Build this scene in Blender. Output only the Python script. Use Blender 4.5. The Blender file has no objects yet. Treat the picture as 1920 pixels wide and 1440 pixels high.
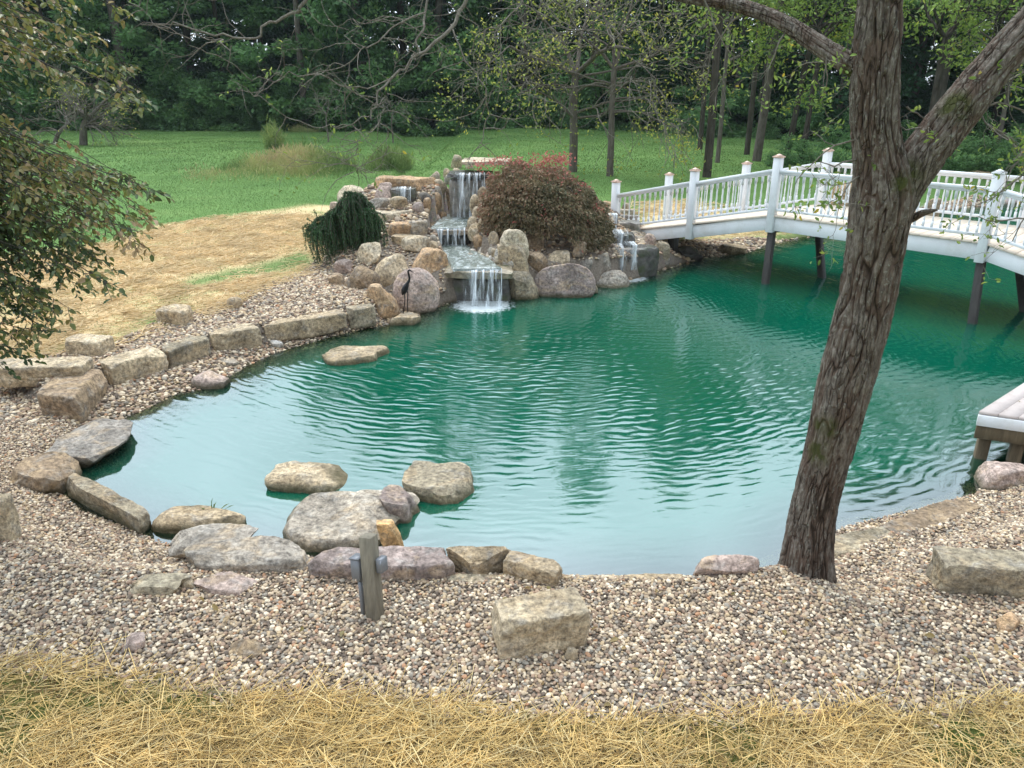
import bpy, math, random
import numpy as np
rng = np.random.default_rng(7)
R = math.radians
S = bpy.context.scene

# ------------------------------------------------------------------ camera, world, sun, exposure
CAM = np.array([0.0, 0.0, 3.35]); PITCH = R(21.46); FPX = 1450.0
cd = bpy.data.cameras.new('camera'); cam = bpy.data.objects.new('camera', cd)
S.collection.objects.link(cam); S.camera = cam
cd.sensor_width = 36; cd.lens = 36 * FPX / 1920; cd.clip_start = 0.05; cd.clip_end = 3000
cam.location = CAM; cam.rotation_euler = (math.pi / 2 - PITCH, 0, 0)
SUN = np.array([-0.14, 0.46, 0.84]); SUN /= np.linalg.norm(SUN)
W = bpy.data.worlds.new('World'); S.world = W; W.use_nodes = True
wn, wl = W.node_tree.nodes, W.node_tree.links
wn.clear()
sky = wn.new('ShaderNodeTexSky'); sky.sky_type = 'NISHITA'; sky.sun_disc = False
sky.sun_elevation = math.asin(SUN[2]); sky.sun_rotation = math.atan2(SUN[0], SUN[1])
sky.dust_density = 2.0; sky.ozone_density = 1.5
tc = wn.new('ShaderNodeTexCoord'); mp = wn.new('ShaderNodeMapping'); mp.inputs['Scale'].default_value = (1.2, 1.2, 3.0)
nz = wn.new('ShaderNodeTexNoise'); nz.inputs['Scale'].default_value = 1.6; nz.inputs['Detail'].default_value = 7; nz.inputs['Roughness'].default_value = 0.55
cr = wn.new('ShaderNodeValToRGB'); cr.color_ramp.elements[0].position = 0.30; cr.color_ramp.elements[0].color = (.42, .42, .42, 1)
cr.color_ramp.elements[1].position = 0.62; cr.color_ramp.elements[1].color = (.95, .95, .95, 1)
mx = wn.new('ShaderNodeMix'); mx.data_type = 'RGBA'
# thin cloud is brighter towards the sun behind it
nrm = wn.new('ShaderNodeVectorMath'); nrm.operation = 'NORMALIZE'; dt = wn.new('ShaderNodeVectorMath'); dt.operation = 'DOT_PRODUCT'; dt.inputs[1].default_value = tuple(SUN)
gl_ = wn.new('ShaderNodeMapRange'); gl_.interpolation_type = 'SMOOTHSTEP'; gl_.inputs[1].default_value = -.05; gl_.inputs[2].default_value = 1.0; gl_.inputs[3].default_value = 0; gl_.inputs[4].default_value = 1
cc_ = wn.new('ShaderNodeMix'); cc_.data_type = 'RGBA'; cc_.inputs['A'].default_value = (6.4, 6.8, 7.3, 1); cc_.inputs['B'].default_value = (26, 30, 34, 1)
wl.new(tc.outputs['Generated'], nrm.inputs[0]); wl.new(nrm.outputs[0], dt.inputs[0]); wl.new(dt.outputs['Value'], gl_.inputs[0]); wl.new(gl_.outputs[0], cc_.inputs[0]); wl.new(cc_.outputs['Result'], mx.inputs['B'])
bg = wn.new('ShaderNodeBackground'); bg.inputs['Strength'].default_value = 0.115
wo = wn.new('ShaderNodeOutputWorld')
wl.new(tc.outputs['Generated'], mp.inputs['Vector']); wl.new(mp.outputs[0], nz.inputs['Vector'])
wl.new(nz.outputs[0], cr.inputs[0]); wl.new(cr.outputs[0], mx.inputs[0]); wl.new(sky.outputs[0], mx.inputs['A'])
wl.new(mx.outputs['Result'], bg.inputs[0]); wl.new(bg.outputs[0], wo.inputs[0])
ld = bpy.data.lights.new('sun', 'SUN'); ld.energy = 1.5; ld.angle = R(11); ld.color = (1, .88, .72)
sun = bpy.data.objects.new('sun', ld); S.collection.objects.link(sun)
from mathutils import Vector, Matrix
sun.rotation_euler = Vector(SUN).to_track_quat('Z', 'Y').to_euler()
sun.location = (-20, -20, 40)
S.view_settings.view_transform = 'Standard'; S.view_settings.look = 'None'
S.view_settings.exposure = 0.06; S.view_settings.gamma = 1; S.view_settings.use_curve_mapping = False
S.render.engine = 'CYCLES'
S.cycles.max_bounces = 6; S.cycles.transparent_max_bounces = 12

# ------------------------------------------------------------------ helpers
C = S.collection
def ray(u, v):
    a = (u - 960) / FPX; b = (720 - v) / FPX
    return np.array([a, math.cos(PITCH) + b * math.sin(PITCH), -math.sin(PITCH) + b * math.cos(PITCH)])
def PZ(u, v, z):
    d = ray(u, v); t = (z - CAM[2]) / d[2]; return CAM + d * t
def PY(u, v, Y):
    d = ray(u, v); return CAM + d * (Y / d[1])
def zdepth(p): return p[1] * math.cos(PITCH) + (CAM[2] - p[2]) * math.sin(PITCH)
def ss(x, a, b):
    t = np.clip((x - a) / (b - a), 0, 1); return t * t * (3 - 2 * t)
def _h(ix, iy, iz, seed):
    n = (ix * 374761393 + iy * 668265263 + iz * 2147483647 + seed * 1274126177) & 0xFFFFFFFF
    n = ((n ^ (n >> 13)) * 1274126177) & 0xFFFFFFFF
    n = ((n ^ (n >> 16)) * 2246822519) & 0xFFFFFFFF
    return ((n ^ (n >> 15)) & 0xFFFF) / 65535.0
def vn(P, seed=0):
    P = np.asarray(P, float); i = np.floor(P).astype(np.int64); f = P - i; f = f * f * (3 - 2 * f)
    r = 0
    for dx in (0, 1):
        for dy in (0, 1):
            for dz in (0, 1):
                w = (f[:, 0] if dx else 1 - f[:, 0]) * (f[:, 1] if dy else 1 - f[:, 1]) * (f[:, 2] if dz else 1 - f[:, 2])
                r = r + w * _h(i[:, 0] + dx, i[:, 1] + dy, i[:, 2] + dz, seed)
    return r * 2 - 1
def fbm(P, oct=4, seed=0, gain=.5):
    P = np.asarray(P, float); r = 0; a = 1
    for k in range(oct):
        r = r + a * vn(P * 2 ** k + 17.3 * k, seed + k); a *= gain
    return r
def tag(o, label=None, cat=None, group=None, kind=None):
    if label: o['label'] = label
    if cat: o['category'] = cat
    if group: o['group'] = group
    if kind: o['kind'] = kind
    return o
def empty(name, loc, label, cat, group=None):
    o = bpy.data.objects.new(name, None); C.objects.link(o); o.location = loc; o.empty_display_size = .1
    return tag(o, label, cat, group)
def mesh_np(name, V, F, mat=None, smooth=True, attrs=None, mats=None):
    V = np.asarray(V, np.float32); me = bpy.data.meshes.new(name)
    if isinstance(F, np.ndarray):
        n, k = F.shape; loops = F.ravel(); starts = np.arange(n) * k
    else:
        loops = np.concatenate([np.asarray(f) for f in F]) if len(F) else np.zeros(0, int)
        ln = np.array([len(f) for f in F]); starts = np.concatenate([[0], np.cumsum(ln)[:-1]]); n = len(F)
    me.vertices.add(len(V)); me.vertices.foreach_set('co', V.ravel())
    me.loops.add(len(loops)); me.loops.foreach_set('vertex_index', loops.astype(np.int32))
    me.polygons.add(n); me.polygons.foreach_set('loop_start', starts.astype(np.int32))
    me.update(calc_edges=True); me.validate()
    if smooth: me.polygons.foreach_set('use_smooth', np.ones(len(me.polygons), bool))
    for k, a in (attrs or {}).items():
        a = np.asarray(a, np.float32)
        if a.ndim == 1:
            at = me.attributes.new(k, 'FLOAT', 'POINT'); at.data.foreach_set('value', a)
        else:
            at = me.attributes.new(k, 'FLOAT_VECTOR', 'POINT'); at.data.foreach_set('vector', a.ravel())
    if mat: me.materials.append(mat)
    return me
def link(name, me, parent=None, loc=None):
    o = bpy.data.objects.new(name, me); C.objects.link(o)
    if loc is not None: o.location = loc
    if parent is not None: o.parent = parent
    return o

class MB:                                   # collects boxes, prisms and tubes of one part
    def __init__(s): s.V = []; s.F = []
    def add(s, V, F):
        n = sum(len(v) for v in s.V); s.V.append(np.asarray(V, float)); s.F += [[i + n for i in f] for f in F]
    def box(s, c, ax, ay, az, bev=0.0):      # centre and three half-axis vectors; bevelled edges
        c, ax, ay, az = map(lambda a: np.asarray(a, float), (c, ax, ay, az))
        if bev <= 0:
            V = [c + i * ax + j * ay + k * az for k in (-1, 1) for j in (-1, 1) for i in (-1, 1)]
            s.add(V, [(0, 2, 3, 1), (4, 5, 7, 6), (0, 1, 5, 4), (2, 6, 7, 3), (0, 4, 6, 2), (1, 3, 7, 5)]); return
        la, lb, lc = np.linalg.norm(ax), np.linalg.norm(ay), np.linalg.norm(az)
        bx, by, bz = ax / la * bev, ay / lb * bev, az / lc * bev
        V = []; idx = {}
        for i in (-1, 1):
            for j in (-1, 1):
                for k in (-1, 1):
                    for w, q in enumerate((c + i * ax + j * (ay - by) + k * (az - bz), c + i * (ax - bx) + j * ay + k * (az - bz), c + i * (ax - bx) + j * (ay - by) + k * az)):
                        idx[i, j, k, w] = len(V); V.append(q)
        F = []
        def q4(a, b, c_, d, n):
            P = [V[x] for x in (a, b, c_, d)]; nn = np.cross(P[1] - P[0], P[2] - P[0])
            F.append((a, b, c_, d) if np.dot(nn, n) > 0 else (d, c_, b, a))
        for t in (-1, 1):
            q4(idx[t, -1, -1, 0], idx[t, 1, -1, 0], idx[t, 1, 1, 0], idx[t, -1, 1, 0], ax * t)
            q4(idx[-1, t, -1, 1], idx[1, t, -1, 1], idx[1, t, 1, 1], idx[-1, t, 1, 1], ay * t)
            q4(idx[-1, -1, t, 2], idx[1, -1, t, 2], idx[1, 1, t, 2], idx[-1, 1, t, 2], az * t)
        for a in (-1, 1):
            for b in (-1, 1):
                q4(idx[a, b, -1, 0], idx[a, b, -1, 1], idx[a, b, 1, 1], idx[a, b, 1, 0], ax / la * a + ay / lb * b)
                q4(idx[a, -1, b, 0], idx[a, -1, b, 2], idx[a, 1, b, 2], idx[a, 1, b, 0], ax / la * a + az / lc * b)
                q4(idx[-1, a, b, 1], idx[-1, a, b, 2], idx[1, a, b, 2], idx[1, a, b, 1], ay / lb * a + az / lc * b)
        for i in (-1, 1):
            for j in (-1, 1):
                for k in (-1, 1):
                    t = [idx[i, j, k, w] for w in range(3)]; P = [V[x] for x in t]
                    nn = np.cross(P[1] - P[0], P[2] - P[0])
                    F.append(t if np.dot(nn, ax / la * i + ay / lb * j + az / lc * k) > 0 else t[::-1])
        s.add(V, F)
    def tube(s, pts, rad, n=8, cap=True):
        V, F = tube_np([np.asarray(pts, float)], [np.asarray(rad, float)], n, cap); s.add(V, F)
    def lathe(s, base, prof, n=10, up=(0, 0, 1)):
        pts = [np.asarray(base) + np.asarray(up) * h for h, r in prof]
        s.tube(pts, [r for h, r in prof], n)
    def mesh(s, name, mat, smooth=False):
        return mesh_np(name, np.concatenate(s.V), s.F, mat, smooth)
    def build(s, name, mat, parent=None, smooth=False):
        return link(name, s.mesh(name, mat, smooth), parent)

def frames(p):
    t = np.gradient(p, axis=0); t /= np.linalg.norm(t, axis=1)[:, None] + 1e-9
    ref = np.array([0.31, 0.9, 0.2]) if abs(t[0][2]) > .5 else np.array([0.05, 0.1, 1.0])
    a = np.cross(t, ref); a /= np.linalg.norm(a, axis=1)[:, None] + 1e-9
    return t, a, np.cross(t, a)
def tube_np(paths, rads, n=5, cap=False):
    Vs = []; Fs = []; off = 0; th = np.arange(n) / n * 2 * math.pi; cs, sn = np.cos(th), np.sin(th)
    for p, r in zip(paths, rads):
        t, a, b = frames(p); k = len(p)
        V = p[:, None] + r[:, None, None] * (a[:, None] * cs[None, :, None] + b[:, None] * sn[None, :, None])
        Vs.append(V.reshape(-1, 3)); i = np.arange(k - 1)[:, None] * n; j = np.arange(n)[None]; j2 = (j + 1) % n
        F = np.stack([off + i + j, off + i + j2, off + i + n + j2, off + i + n + j], -1).reshape(-1, 4)
        Fs.append(F); 
        if cap:
            Fs.append(('cap', off, off + (k - 1) * n))
        off += k * n
    V = np.concatenate(Vs)
    if not cap: return V, np.concatenate(Fs)
    F = []
    for f in Fs:
        if isinstance(f, tuple):
            F.append([f[1] + q for q in range(n)][::-1]); F.append([f[2] + q for q in range(n)])
        else: F += f.tolist()
    return V, F
def smoothpath(pts, n, wig=0, seed=0):
    pts = np.asarray(pts, float); s = np.linspace(0, len(pts) - 1, n); i = np.clip(np.floor(s).astype(int), 0, len(pts) - 2); f = (s - i)[:, None]
    g = lambda k: pts[np.clip(k, 0, len(pts) - 1)]
    p0, p1, p2, p3 = g(i - 1), g(i), g(i + 1), g(i + 2)
    q = .5 * ((2 * p1) + (-p0 + p2) * f + (2 * p0 - 5 * p1 + 4 * p2 - p3) * f ** 2 + (-p0 + 3 * p1 - 3 * p2 + p3) * f ** 3)
    if wig:
        q[:, :3] += wig * np.stack([vn(np.c_[s * 2.3, s * 0 + seed + k * 9.1, s * 0], k) for k in range(3)], 1)
    return q

# ------------------------------------------------------------------ materials
class NT:
    def __init__(s, name, rough=.8, spec=.3):
        s.m = bpy.data.materials.new(name); s.m.use_nodes = True; s.t = s.m.node_tree; s.n = s.t.nodes; s.l = s.t.links
        s.b = s.n['Principled BSDF']; s.b.inputs['Roughness'].default_value = rough; s.b.inputs['Specular IOR Level'].default_value = spec
        s.out = s.n['Material Output']
    def node(s, t, **k):
        n = s.n.new(t)
        for a, v in k.items(): setattr(n, a, v)
        return n
    def pos(s, scale=(1, 1, 1), obj=True):
        g = s.node('ShaderNodeTexCoord' if obj else 'ShaderNodeNewGeometry'); m = s.node('ShaderNodeMapping'); m.inputs['Scale'].default_value = scale
        s.l.new(g.outputs['Object' if obj else 'Position'], m.inputs['Vector'])
        if obj:
            oi = s.node('ShaderNodeObjectInfo'); mu = s.node('ShaderNodeMath', operation='MULTIPLY'); mu.inputs[1].default_value = 37
            s.l.new(oi.outputs['Random'], mu.inputs[0]); s.l.new(mu.outputs[0], m.inputs['Location'])
        return m.outputs[0]
    def noise(s, vec, scale, det=5, rough=.6, dist=0):
        n = s.node('ShaderNodeTexNoise'); n.inputs['Scale'].default_value = scale; n.inputs['Detail'].default_value = det
        n.inputs['Roughness'].default_value = rough; n.inputs['Distortion'].default_value = dist
        if vec is not None: s.l.new(vec, n.inputs['Vector'])
        return n.outputs['Fac']
    def ramp(s, fac, stops, interp='LINEAR'):
        r = s.node('ShaderNodeValToRGB'); r.color_ramp.interpolation = interp; e = r.color_ramp.elements
        while len(e) < len(stops): e.new(.5)
        for q, (p, c) in zip(e, stops):
            q.position = p; q.color = (*(c if hasattr(c, '__len__') else (c, c, c)), 1)
        s.l.new(fac, r.inputs[0]); return r.outputs[0]
    def mix(s, f, a, b, mode='MIX'):
        m = s.node('ShaderNodeMix', data_type='RGBA', blend_type=mode)
        for k, v in ((0, f), ('A', a), ('B', b)):
            i = m.inputs[k]
            if hasattr(v, 'is_linked') or hasattr(v, 'links'): s.l.new(v, i)
            elif k == 0: i.default_value = v
            else: i.default_value = (*v, 1)
        return m.outputs['Result']
    def math(s, op, a, b=0, c=None, clamp=False):
        m = s.node('ShaderNodeMath', operation=op, use_clamp=clamp)
        for k, v in enumerate((a, b, c)):
            if v is None: continue
            if hasattr(v, 'links'): s.l.new(v, m.inputs[k])
            else: m.inputs[k].default_value = v
        return m.outputs[0]
    def attr(s, name, typ='GEOMETRY', out='Fac'):
        a = s.node('ShaderNodeAttribute', attribute_name=name, attribute_type=typ); return a.outputs[out]
    def col(s, c):
        if hasattr(c, 'links'): s.l.new(c, s.b.inputs['Base Color'])
        else: s.b.inputs['Base Color'].default_value = (*c, 1)
    def bump(s, h, strength=.5, dist=.02):
        b = s.node('ShaderNodeBump'); b.inputs['Strength'].default_value = strength; b.inputs['Distance'].default_value = dist
        s.l.new(h, b.inputs['Height']); s.l.new(b.outputs[0], s.b.inputs['Normal']); return b.outputs[0]

def rock_mat():
    t = NT('rough_stone', .85, .25); p = t.pos(); oc = t.node('ShaderNodeObjectInfo').outputs['Color']
    big = t.noise(p, 2.6, 4, .6, .6); fine = t.noise(p, 24, 6, .7); med = t.noise(p, 8, 6, .65, .4)
    v1 = t.ramp(big, [(.3, .55), (.5, 1.0), (.7, 1.4)]); c = t.mix(1.0, oc, v1, 'MULTIPLY')
    ochre = t.ramp(t.noise(t.pos((1, 1, 2.2)), 3.7, 5, .6, .8), [(.50, 0), (.66, 1)])
    c = t.mix(t.math('MULTIPLY', ochre, .55), c, (.46, .33, .19))
    c = t.mix(t.math('MULTIPLY', t.ramp(med, [(.52, 0), (.68, 1)]), .5), c, (.30, .29, .27))
    c = t.mix(1.0, c, t.ramp(fine, [(.30, .30), (.46, .92), (.66, 1.65)]), 'MULTIPLY')
    c = t.mix(t.ramp(t.noise(p, 5.0, 8, .75, 1.4), [(.485, 0), (.5, .75), (.515, 0)]), c, (.09, .07, .055))
    geo = t.node('ShaderNodeNewGeometry'); c = t.mix(t.math('MULTIPLY', t.ramp(geo.outputs['Pointiness'], [(.53, 0), (.60, 1)]), .55), c, t.mix(.55, c, (.62, .56, .46)))
    c = t.mix(t.math('MULTIPLY', t.ramp(t.noise(p, 60, 4, .7), [(.60, 0), (.66, 1)]), .5), c, (.10, .085, .07))
    sp = t.node('ShaderNodeSeparateXYZ'); t.l.new(geo.outputs['Position'], sp.inputs[0])
    zz = t.math('ADD', sp.outputs['Z'], t.math('MULTIPLY', t.math('SUBTRACT', big, .5), .12))
    wet = t.math('SUBTRACT', 1, t.math('MULTIPLY', t.math('SUBTRACT', zz, .02), 14), clamp=True)
    c = t.mix(t.math('MULTIPLY', wet, .8), c, t.mix(.5, (.06, .055, .02), (.10, .085, .045)))
    t.col(c)
    h = t.math('ADD', t.math('MULTIPLY', med, .7), t.math('MULTIPLY', fine, .3)); t.bump(h, 1.0, .05)
    return t.m
M = {}
M['rock'] = rock_mat()
def dark_rock():
    t = NT('wet_dark_stone', .25, .6); p = t.pos(); oc = t.node('ShaderNodeObjectInfo').outputs['Color']
    med = t.noise(p, 7, 6, .65, .4); c = t.mix(1, oc, t.ramp(med, [(.3, .35), (.7, 1.5)]), 'MULTIPLY')
    c = t.mix(t.ramp(t.noise(p, 4, 5, .6), [(.5, 0), (.65, .7)]), c, (.055, .07, .018))
    t.col(c); t.bump(med, .9, .03); return t.m
M['wet'] = dark_rock()
def flat(name, c, rough=.5, spec=.4, var=.12, sc=9, bump=.1, metal=0, stretch=(1, 1, 1), grime=None):
    t = NT(name, rough, spec); p = t.pos(stretch); n = t.noise(p, sc, 6, .65)
    col = t.mix(1, c, t.ramp(n, [(.25, 1 - var), (.75, 1 + var)]), 'MULTIPLY')
    if grime: col = t.mix(t.ramp(t.noise(p, sc * .6, 7, .7), [(.52, 0), (.72, grime[1])]), col, grime[0])
    t.col(col); t.b.inputs['Metallic'].default_value = metal
    if bump: t.bump(n, bump, .01)
    return t.m
M['white'] = flat('white_vinyl', (.78, .79, .80), .35, .5, .07, 3, .05, grime=((.50, .49, .42), .5))
M['copper'] = flat('weathered_copper', (.66, .46, .36), .42, .5, .25, 14, .05, .35)
M['board'] = flat('tan_composite_board', (.66, .56, .45), .6, .3, .12, 5, .15, grime=((.42, .36, .28), .3))
M['dock'] = flat('pinkish_dock_board', (.60, .52, .48), .6, .3, .1, 6, .15, grime=((.28, .2, .15), .45))
M['darkwood'] = flat('dark_wet_timber', (.05, .045, .04), .6, .3, .4, 7, .4, stretch=(4, 4, .6))
M['pier'] = flat('treated_timber', (.105, .078, .045), .7, .3, .45, 6, .5, stretch=(4, 4, .5), grime=((.22, .17, .11), .6))
M['greywood'] = flat('grey_weathered_timber', (.21, .185, .14), .8, .2, .35, 9, .5, stretch=(5, 5, .35))
M['metal'] = flat('grey_painted_metal', (.22, .23, .25), .45, .5, .1, 12, .05, .3)
M['black'] = flat('black_iron', (.02, .02, .02), .4, .5, .3, 20, .2, .5)
def leafmat(name, cols, rough=.55, trans=.25, spec=.3, ns=1.3):
    t = NT(name, rough, spec); a = t.attr('tint'); c = t.ramp(a, cols)
    n = t.noise(t.pos(obj=False), ns, 3, .6); c = t.mix(1, c, t.ramp(n, [(.3, .72), (.7, 1.28)]), 'MULTIPLY'); t.col(c)
    tr = t.node('ShaderNodeBsdfTranslucent'); t.l.new(c, tr.inputs[0]); m = t.node('ShaderNodeMixShader'); m.inputs[0].default_value = trans
    t.l.new(t.b.outputs[0], m.inputs[1]); t.l.new(tr.outputs[0], m.inputs[2]); t.l.new(m.outputs[0], t.out.inputs[0]); return t.m
M['wood_leaf'] = leafmat('woodland_leaves', [(0, (.08, .17, .07)), (.45, (.15, .28, .105)), (.8, (.19, .33, .11)), (1, (.33, .40, .13))], .6, .45)
M['wood_dark'] = leafmat('deep_wood_leaves', [(0, (.04, .095, .045)), (.6, (.07, .155, .07)), (1, (.11, .20, .08))], .6, .4)
M['locust_leaf'] = leafmat('locust_leaves', [(0, (.11, .18, .04)), (.6, (.24, .34, .07)), (.9, (.40, .44, .09)), (1, (.55, .42, .06))], .55, .4)
M['yellow_leaf'] = leafmat('yellowing_leaves', [(0, (.17, .24, .05)), (.5, (.36, .40, .09)), (1, (.60, .52, .10))], .55, .4)
M['beech_leaf'] = leafmat('bronze_green_leaves', [(0, (.045, .08, .03)), (.40, (.09, .13, .042)), (.62, (.21, .22, .055)), (.82, (.33, .23, .09)), (1, (.46, .32, .19))], .33, .4, .5, 2.2)
M['maple_leaf'] = leafmat('maple_leaves', [(0, (.07, .08, .038)), (.45, (.28, .215, .125)), (.75, (.36, .19, .13)), (1, (.52, .15, .13))], .55, .3, .3, 3)
M['spruce'] = leafmat('spruce_needles', [(0, (.03, .075, .032)), (.6, (.06, .135, .05)), (1, (.15, .18, .07))], .6, .1)
M['reed'] = leafmat('weed_leaves', [(0, (.10, .17, .05)), (.5, (.24, .30, .10)), (.8, (.42, .42, .17)), (1, (.48, .36, .20))], .7, .3)
def barkmat(name, a, b, sc=14):
    t = NT(name, .9, .15); p = t.pos((1, 1, .25)); n = t.noise(p, sc, 6, .7, .5); t.col(t.ramp(n, [(.3, a), (.7, b)])); t.bump(n, .8, .02); return t.m
M['bark'] = barkmat('grey_bark', (.075, .06, .048), (.20, .175, .15))
M['bark_dark'] = barkmat('dark_bark', (.03, .025, .02), (.10, .085, .07), 9)
M['twig'] = barkmat('pale_lichened_twig', (.11, .09, .07), (.30, .28, .23), 40)
def bigbark():
    t = NT('plated_bark', .92, .12); r = t.attr('ridge'); p = t.pos((1, 1, .3))
    n = t.noise(p, 38, 7, .75); n2 = t.noise(t.pos((1, 1, .35)), 7, 5, .6, .6); n3 = t.noise(t.pos(), 42, 5, .7)
    plate = t.ramp(n, [(.3, (.06, .047, .037)), (.5, (.15, .125, .102)), (.7, (.31, .28, .24))])
    vo = t.node('ShaderNodeTexVoronoi', feature='DISTANCE_TO_EDGE'); vo.inputs['Scale'].default_value = 34; vo.inputs['Randomness'].default_value = 1
    vm = t.node('ShaderNodeVectorMath', operation='ADD'); t.l.new(t.pos((1, 1, .2)), vm.inputs[0]); sc_ = t.node('ShaderNodeVectorMath', operation='SCALE'); sc_.inputs[3].default_value = .05
    nn_ = t.node('ShaderNodeTexNoise'); nn_.inputs['Scale'].default_value = 12; t.l.new(p, nn_.inputs['Vector']); t.l.new(nn_.outputs['Color'], sc_.inputs[0]); t.l.new(sc_.outputs[0], vm.inputs[1]); t.l.new(vm.outputs[0], vo.inputs['Vector'])
    crack = t.math('MAXIMUM', t.ramp(vo.outputs['Distance'], [(0, .15), (.10, 1)]), t.ramp(t.noise(p, 9, 4, .6), [(.42, 0), (.56, 1)]))
    red = t.ramp(n, [(.3, (.060, .042, .032)), (.7, (.165, .115, .088))])
    c = t.mix(t.ramp(t.math('ADD', r, t.math('MULTIPLY', t.math('SUBTRACT', n2, .5), 1.7)), [(.42, .9), (.58, 0)]), plate, red)
    c = t.mix(t.ramp(r, [(.08, .9), (.30, 0)]), c, (.03, .022, .016))
    c = t.mix(crack, t.mix(.6, c, (.035, .024, .018)), c)
    c = t.mix(t.math('MULTIPLY', t.ramp(n3, [(.58, 0), (.66, 1)]), t.ramp(r, [(.4, 0), (.6, .75)])), c, (.30, .31, .26))
    c = t.mix(t.attr('moss'), c, t.mix(n3, (.03, .035, .01), (.09, .10, .03)))
    t.col(c); t.bump(t.math('ADD', t.math('ADD', t.math('MULTIPLY', n, .6), t.math('MULTIPLY', n3, .4)), t.math('MULTIPLY', crack, .8)), 1.0, .014); return t.m
M['bigbark'] = bigbark()
def instmat(name, stops, rough=.6, spec=.3, noise=(40, .25), trans=0, interp='LINEAR'):
    t = NT(name, rough, spec); oi = t.node('ShaderNodeObjectInfo'); c = t.ramp(oi.outputs['Random'], stops, interp)
    n = t.noise(t.pos(obj=False), noise[0], 3); c = t.mix(1, c, t.ramp(n, [(.3, 1 - noise[1]), (.7, 1 + noise[1])]), 'MULTIPLY'); t.col(c); 
    if trans:
        tr = t.node('ShaderNodeBsdfTranslucent'); t.l.new(c, tr.inputs[0]); m = t.node('ShaderNodeMixShader'); m.inputs[0].default_value = trans
        t.l.new(t.b.outputs[0], m.inputs[1]); t.l.new(tr.outputs[0], m.inputs[2]); t.l.new(m.outputs[0], t.out.inputs[0])
    return t.m
M['pebble'] = instmat('river_pebbles', [(0, (0.337, 0.252, 0.167)), (.10, (0.482, 0.376, 0.254)), (.20, (0.196, 0.151, 0.111)), (.30, (0.642, 0.531, 0.384)), (.38, (0.334, 0.226, 0.155)), (.48, (0.294, 0.257, 0.207)), (.57, (0.467, 0.347, 0.210)), (.66, (0.727, 0.608, 0.449)), (.71, (0.134, 0.102, 0.077)), (.80, (0.403, 0.320, 0.236)), (.88, (0.254, 0.177, 0.123)), (.98, (0.414, 0.230, 0.130))], .7, .25, (90, .22), interp='CONSTANT')
M['straw_pale'] = instmat('pale_straw', [(0, (.72, .54, .30)), (.4, (.82, .65, .38)), (.7, (.54, .38, .17)), (.9, (.84, .68, .42)), (1, (.42, .30, .15))], .6, .25, (2, .2), .2)
M['straw'] = instmat('straw', [(0, (.76, .53, .19)), (.35, (.88, .67, .30)), (.6, (.50, .33, .11)), (.72, (.90, .75, .40)), (.9, (.28, .18, .07)), (1, (.20, .13, .05))], .55, .3, (8, .15), .2)
M['grassblade'] = instmat('grass_blades', [(0, (.11, .20, .055)), (.5, (.145, .245, .07)), (.9, (.19, .29, .09)), (1, (.34, .36, .17))], .7, .12, (.45, .30), .3)
M['grassnear'] = instmat('sprouting_grass', [(0, (.06, .13, .02)), (1, (.15, .25, .06))], .6, .25, (5, .2), .3)

# ------------------------------------------------------------------ the ground, as heights
def polyseg_dist(P, poly):
    P = np.asarray(P, float); A = poly; B = np.roll(poly, -1, 0); best = np.full(len(P), 1e9); ins = np.zeros(len(P), bool)
    for a, b in zip(A, B):
        ab = b - a; t = np.clip(((P - a) @ ab) / (ab @ ab + 1e-12), 0, 1); d = P - (a + t[:, None] * ab)
        best = np.minimum(best, (d * d).sum(1))
        c = ((a[1] > P[:, 1]) != (b[1] > P[:, 1])); x = (b[0] - a[0]) * (P[:, 1] - a[1]) / (b[1] - a[1] + 1e-12) + a[0]
        ins ^= c & (P[:, 0] < x)
    return np.sqrt(best) * np.where(ins, -1, 1)          # negative inside
px = lambda L, z: [PZ(u, v, z)[:2] for u, v in L]
SHORE = np.array(px([(860, 562), (800, 580), (760, 600), (700, 612), (640, 625), (560, 646), (505, 664), (450, 690), (395, 725), (330, 737), (270, 765),
    (215, 790), (180, 812), (175, 850), (110, 890), (100, 918), (150, 960), (230, 990), (300, 1020), (420, 1030), (520, 1050), (700, 1075), (860, 1092), (1050, 1096),
    (1290, 1098), (1450, 1072), (1560, 1003), (1600, 985), (1700, 962), (1830, 928), (1880, 900), (1925, 872), (2050, 850)], 0)
    + [(12, 7.0), (22, 10), (34, 18), (30, 26), (18, 24.5)] + px([(1920, 380), (1800, 390), (1700, 406), (1600, 427), (1530, 441), (1440, 457), (1400, 472), (1310, 484), (1250, 502), (1190, 522), (1120, 535), (1010, 548), (940, 560)], 0))
WALLL = np.array(px([(-400, 740), (0, 724), (70, 786), (160, 792), (212, 730), (322, 697), (402, 667), (496, 647), (655, 614), (709, 606), (735, 590)], .1) + [(-2.0, 13.5), (-8, 60), (-90, 60), (-90, 6)])
Z1F, Z2F = PY(852, 508, 12.0)[2], PY(806, 430, 13.9)[2]
CH1 = np.array([PZ(u, v, Z1F)[:2] for u, v in [(850, 507), (940, 505), (915, 482), (880, 462), (874, 445), (806, 445), (835, 475)]])
CH2 = np.array([PZ(u, v, Z2F)[:2] for u, v in [(806, 430), (872, 428), (882, 412), (893, 396), (842, 396), (822, 412)]])
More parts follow.
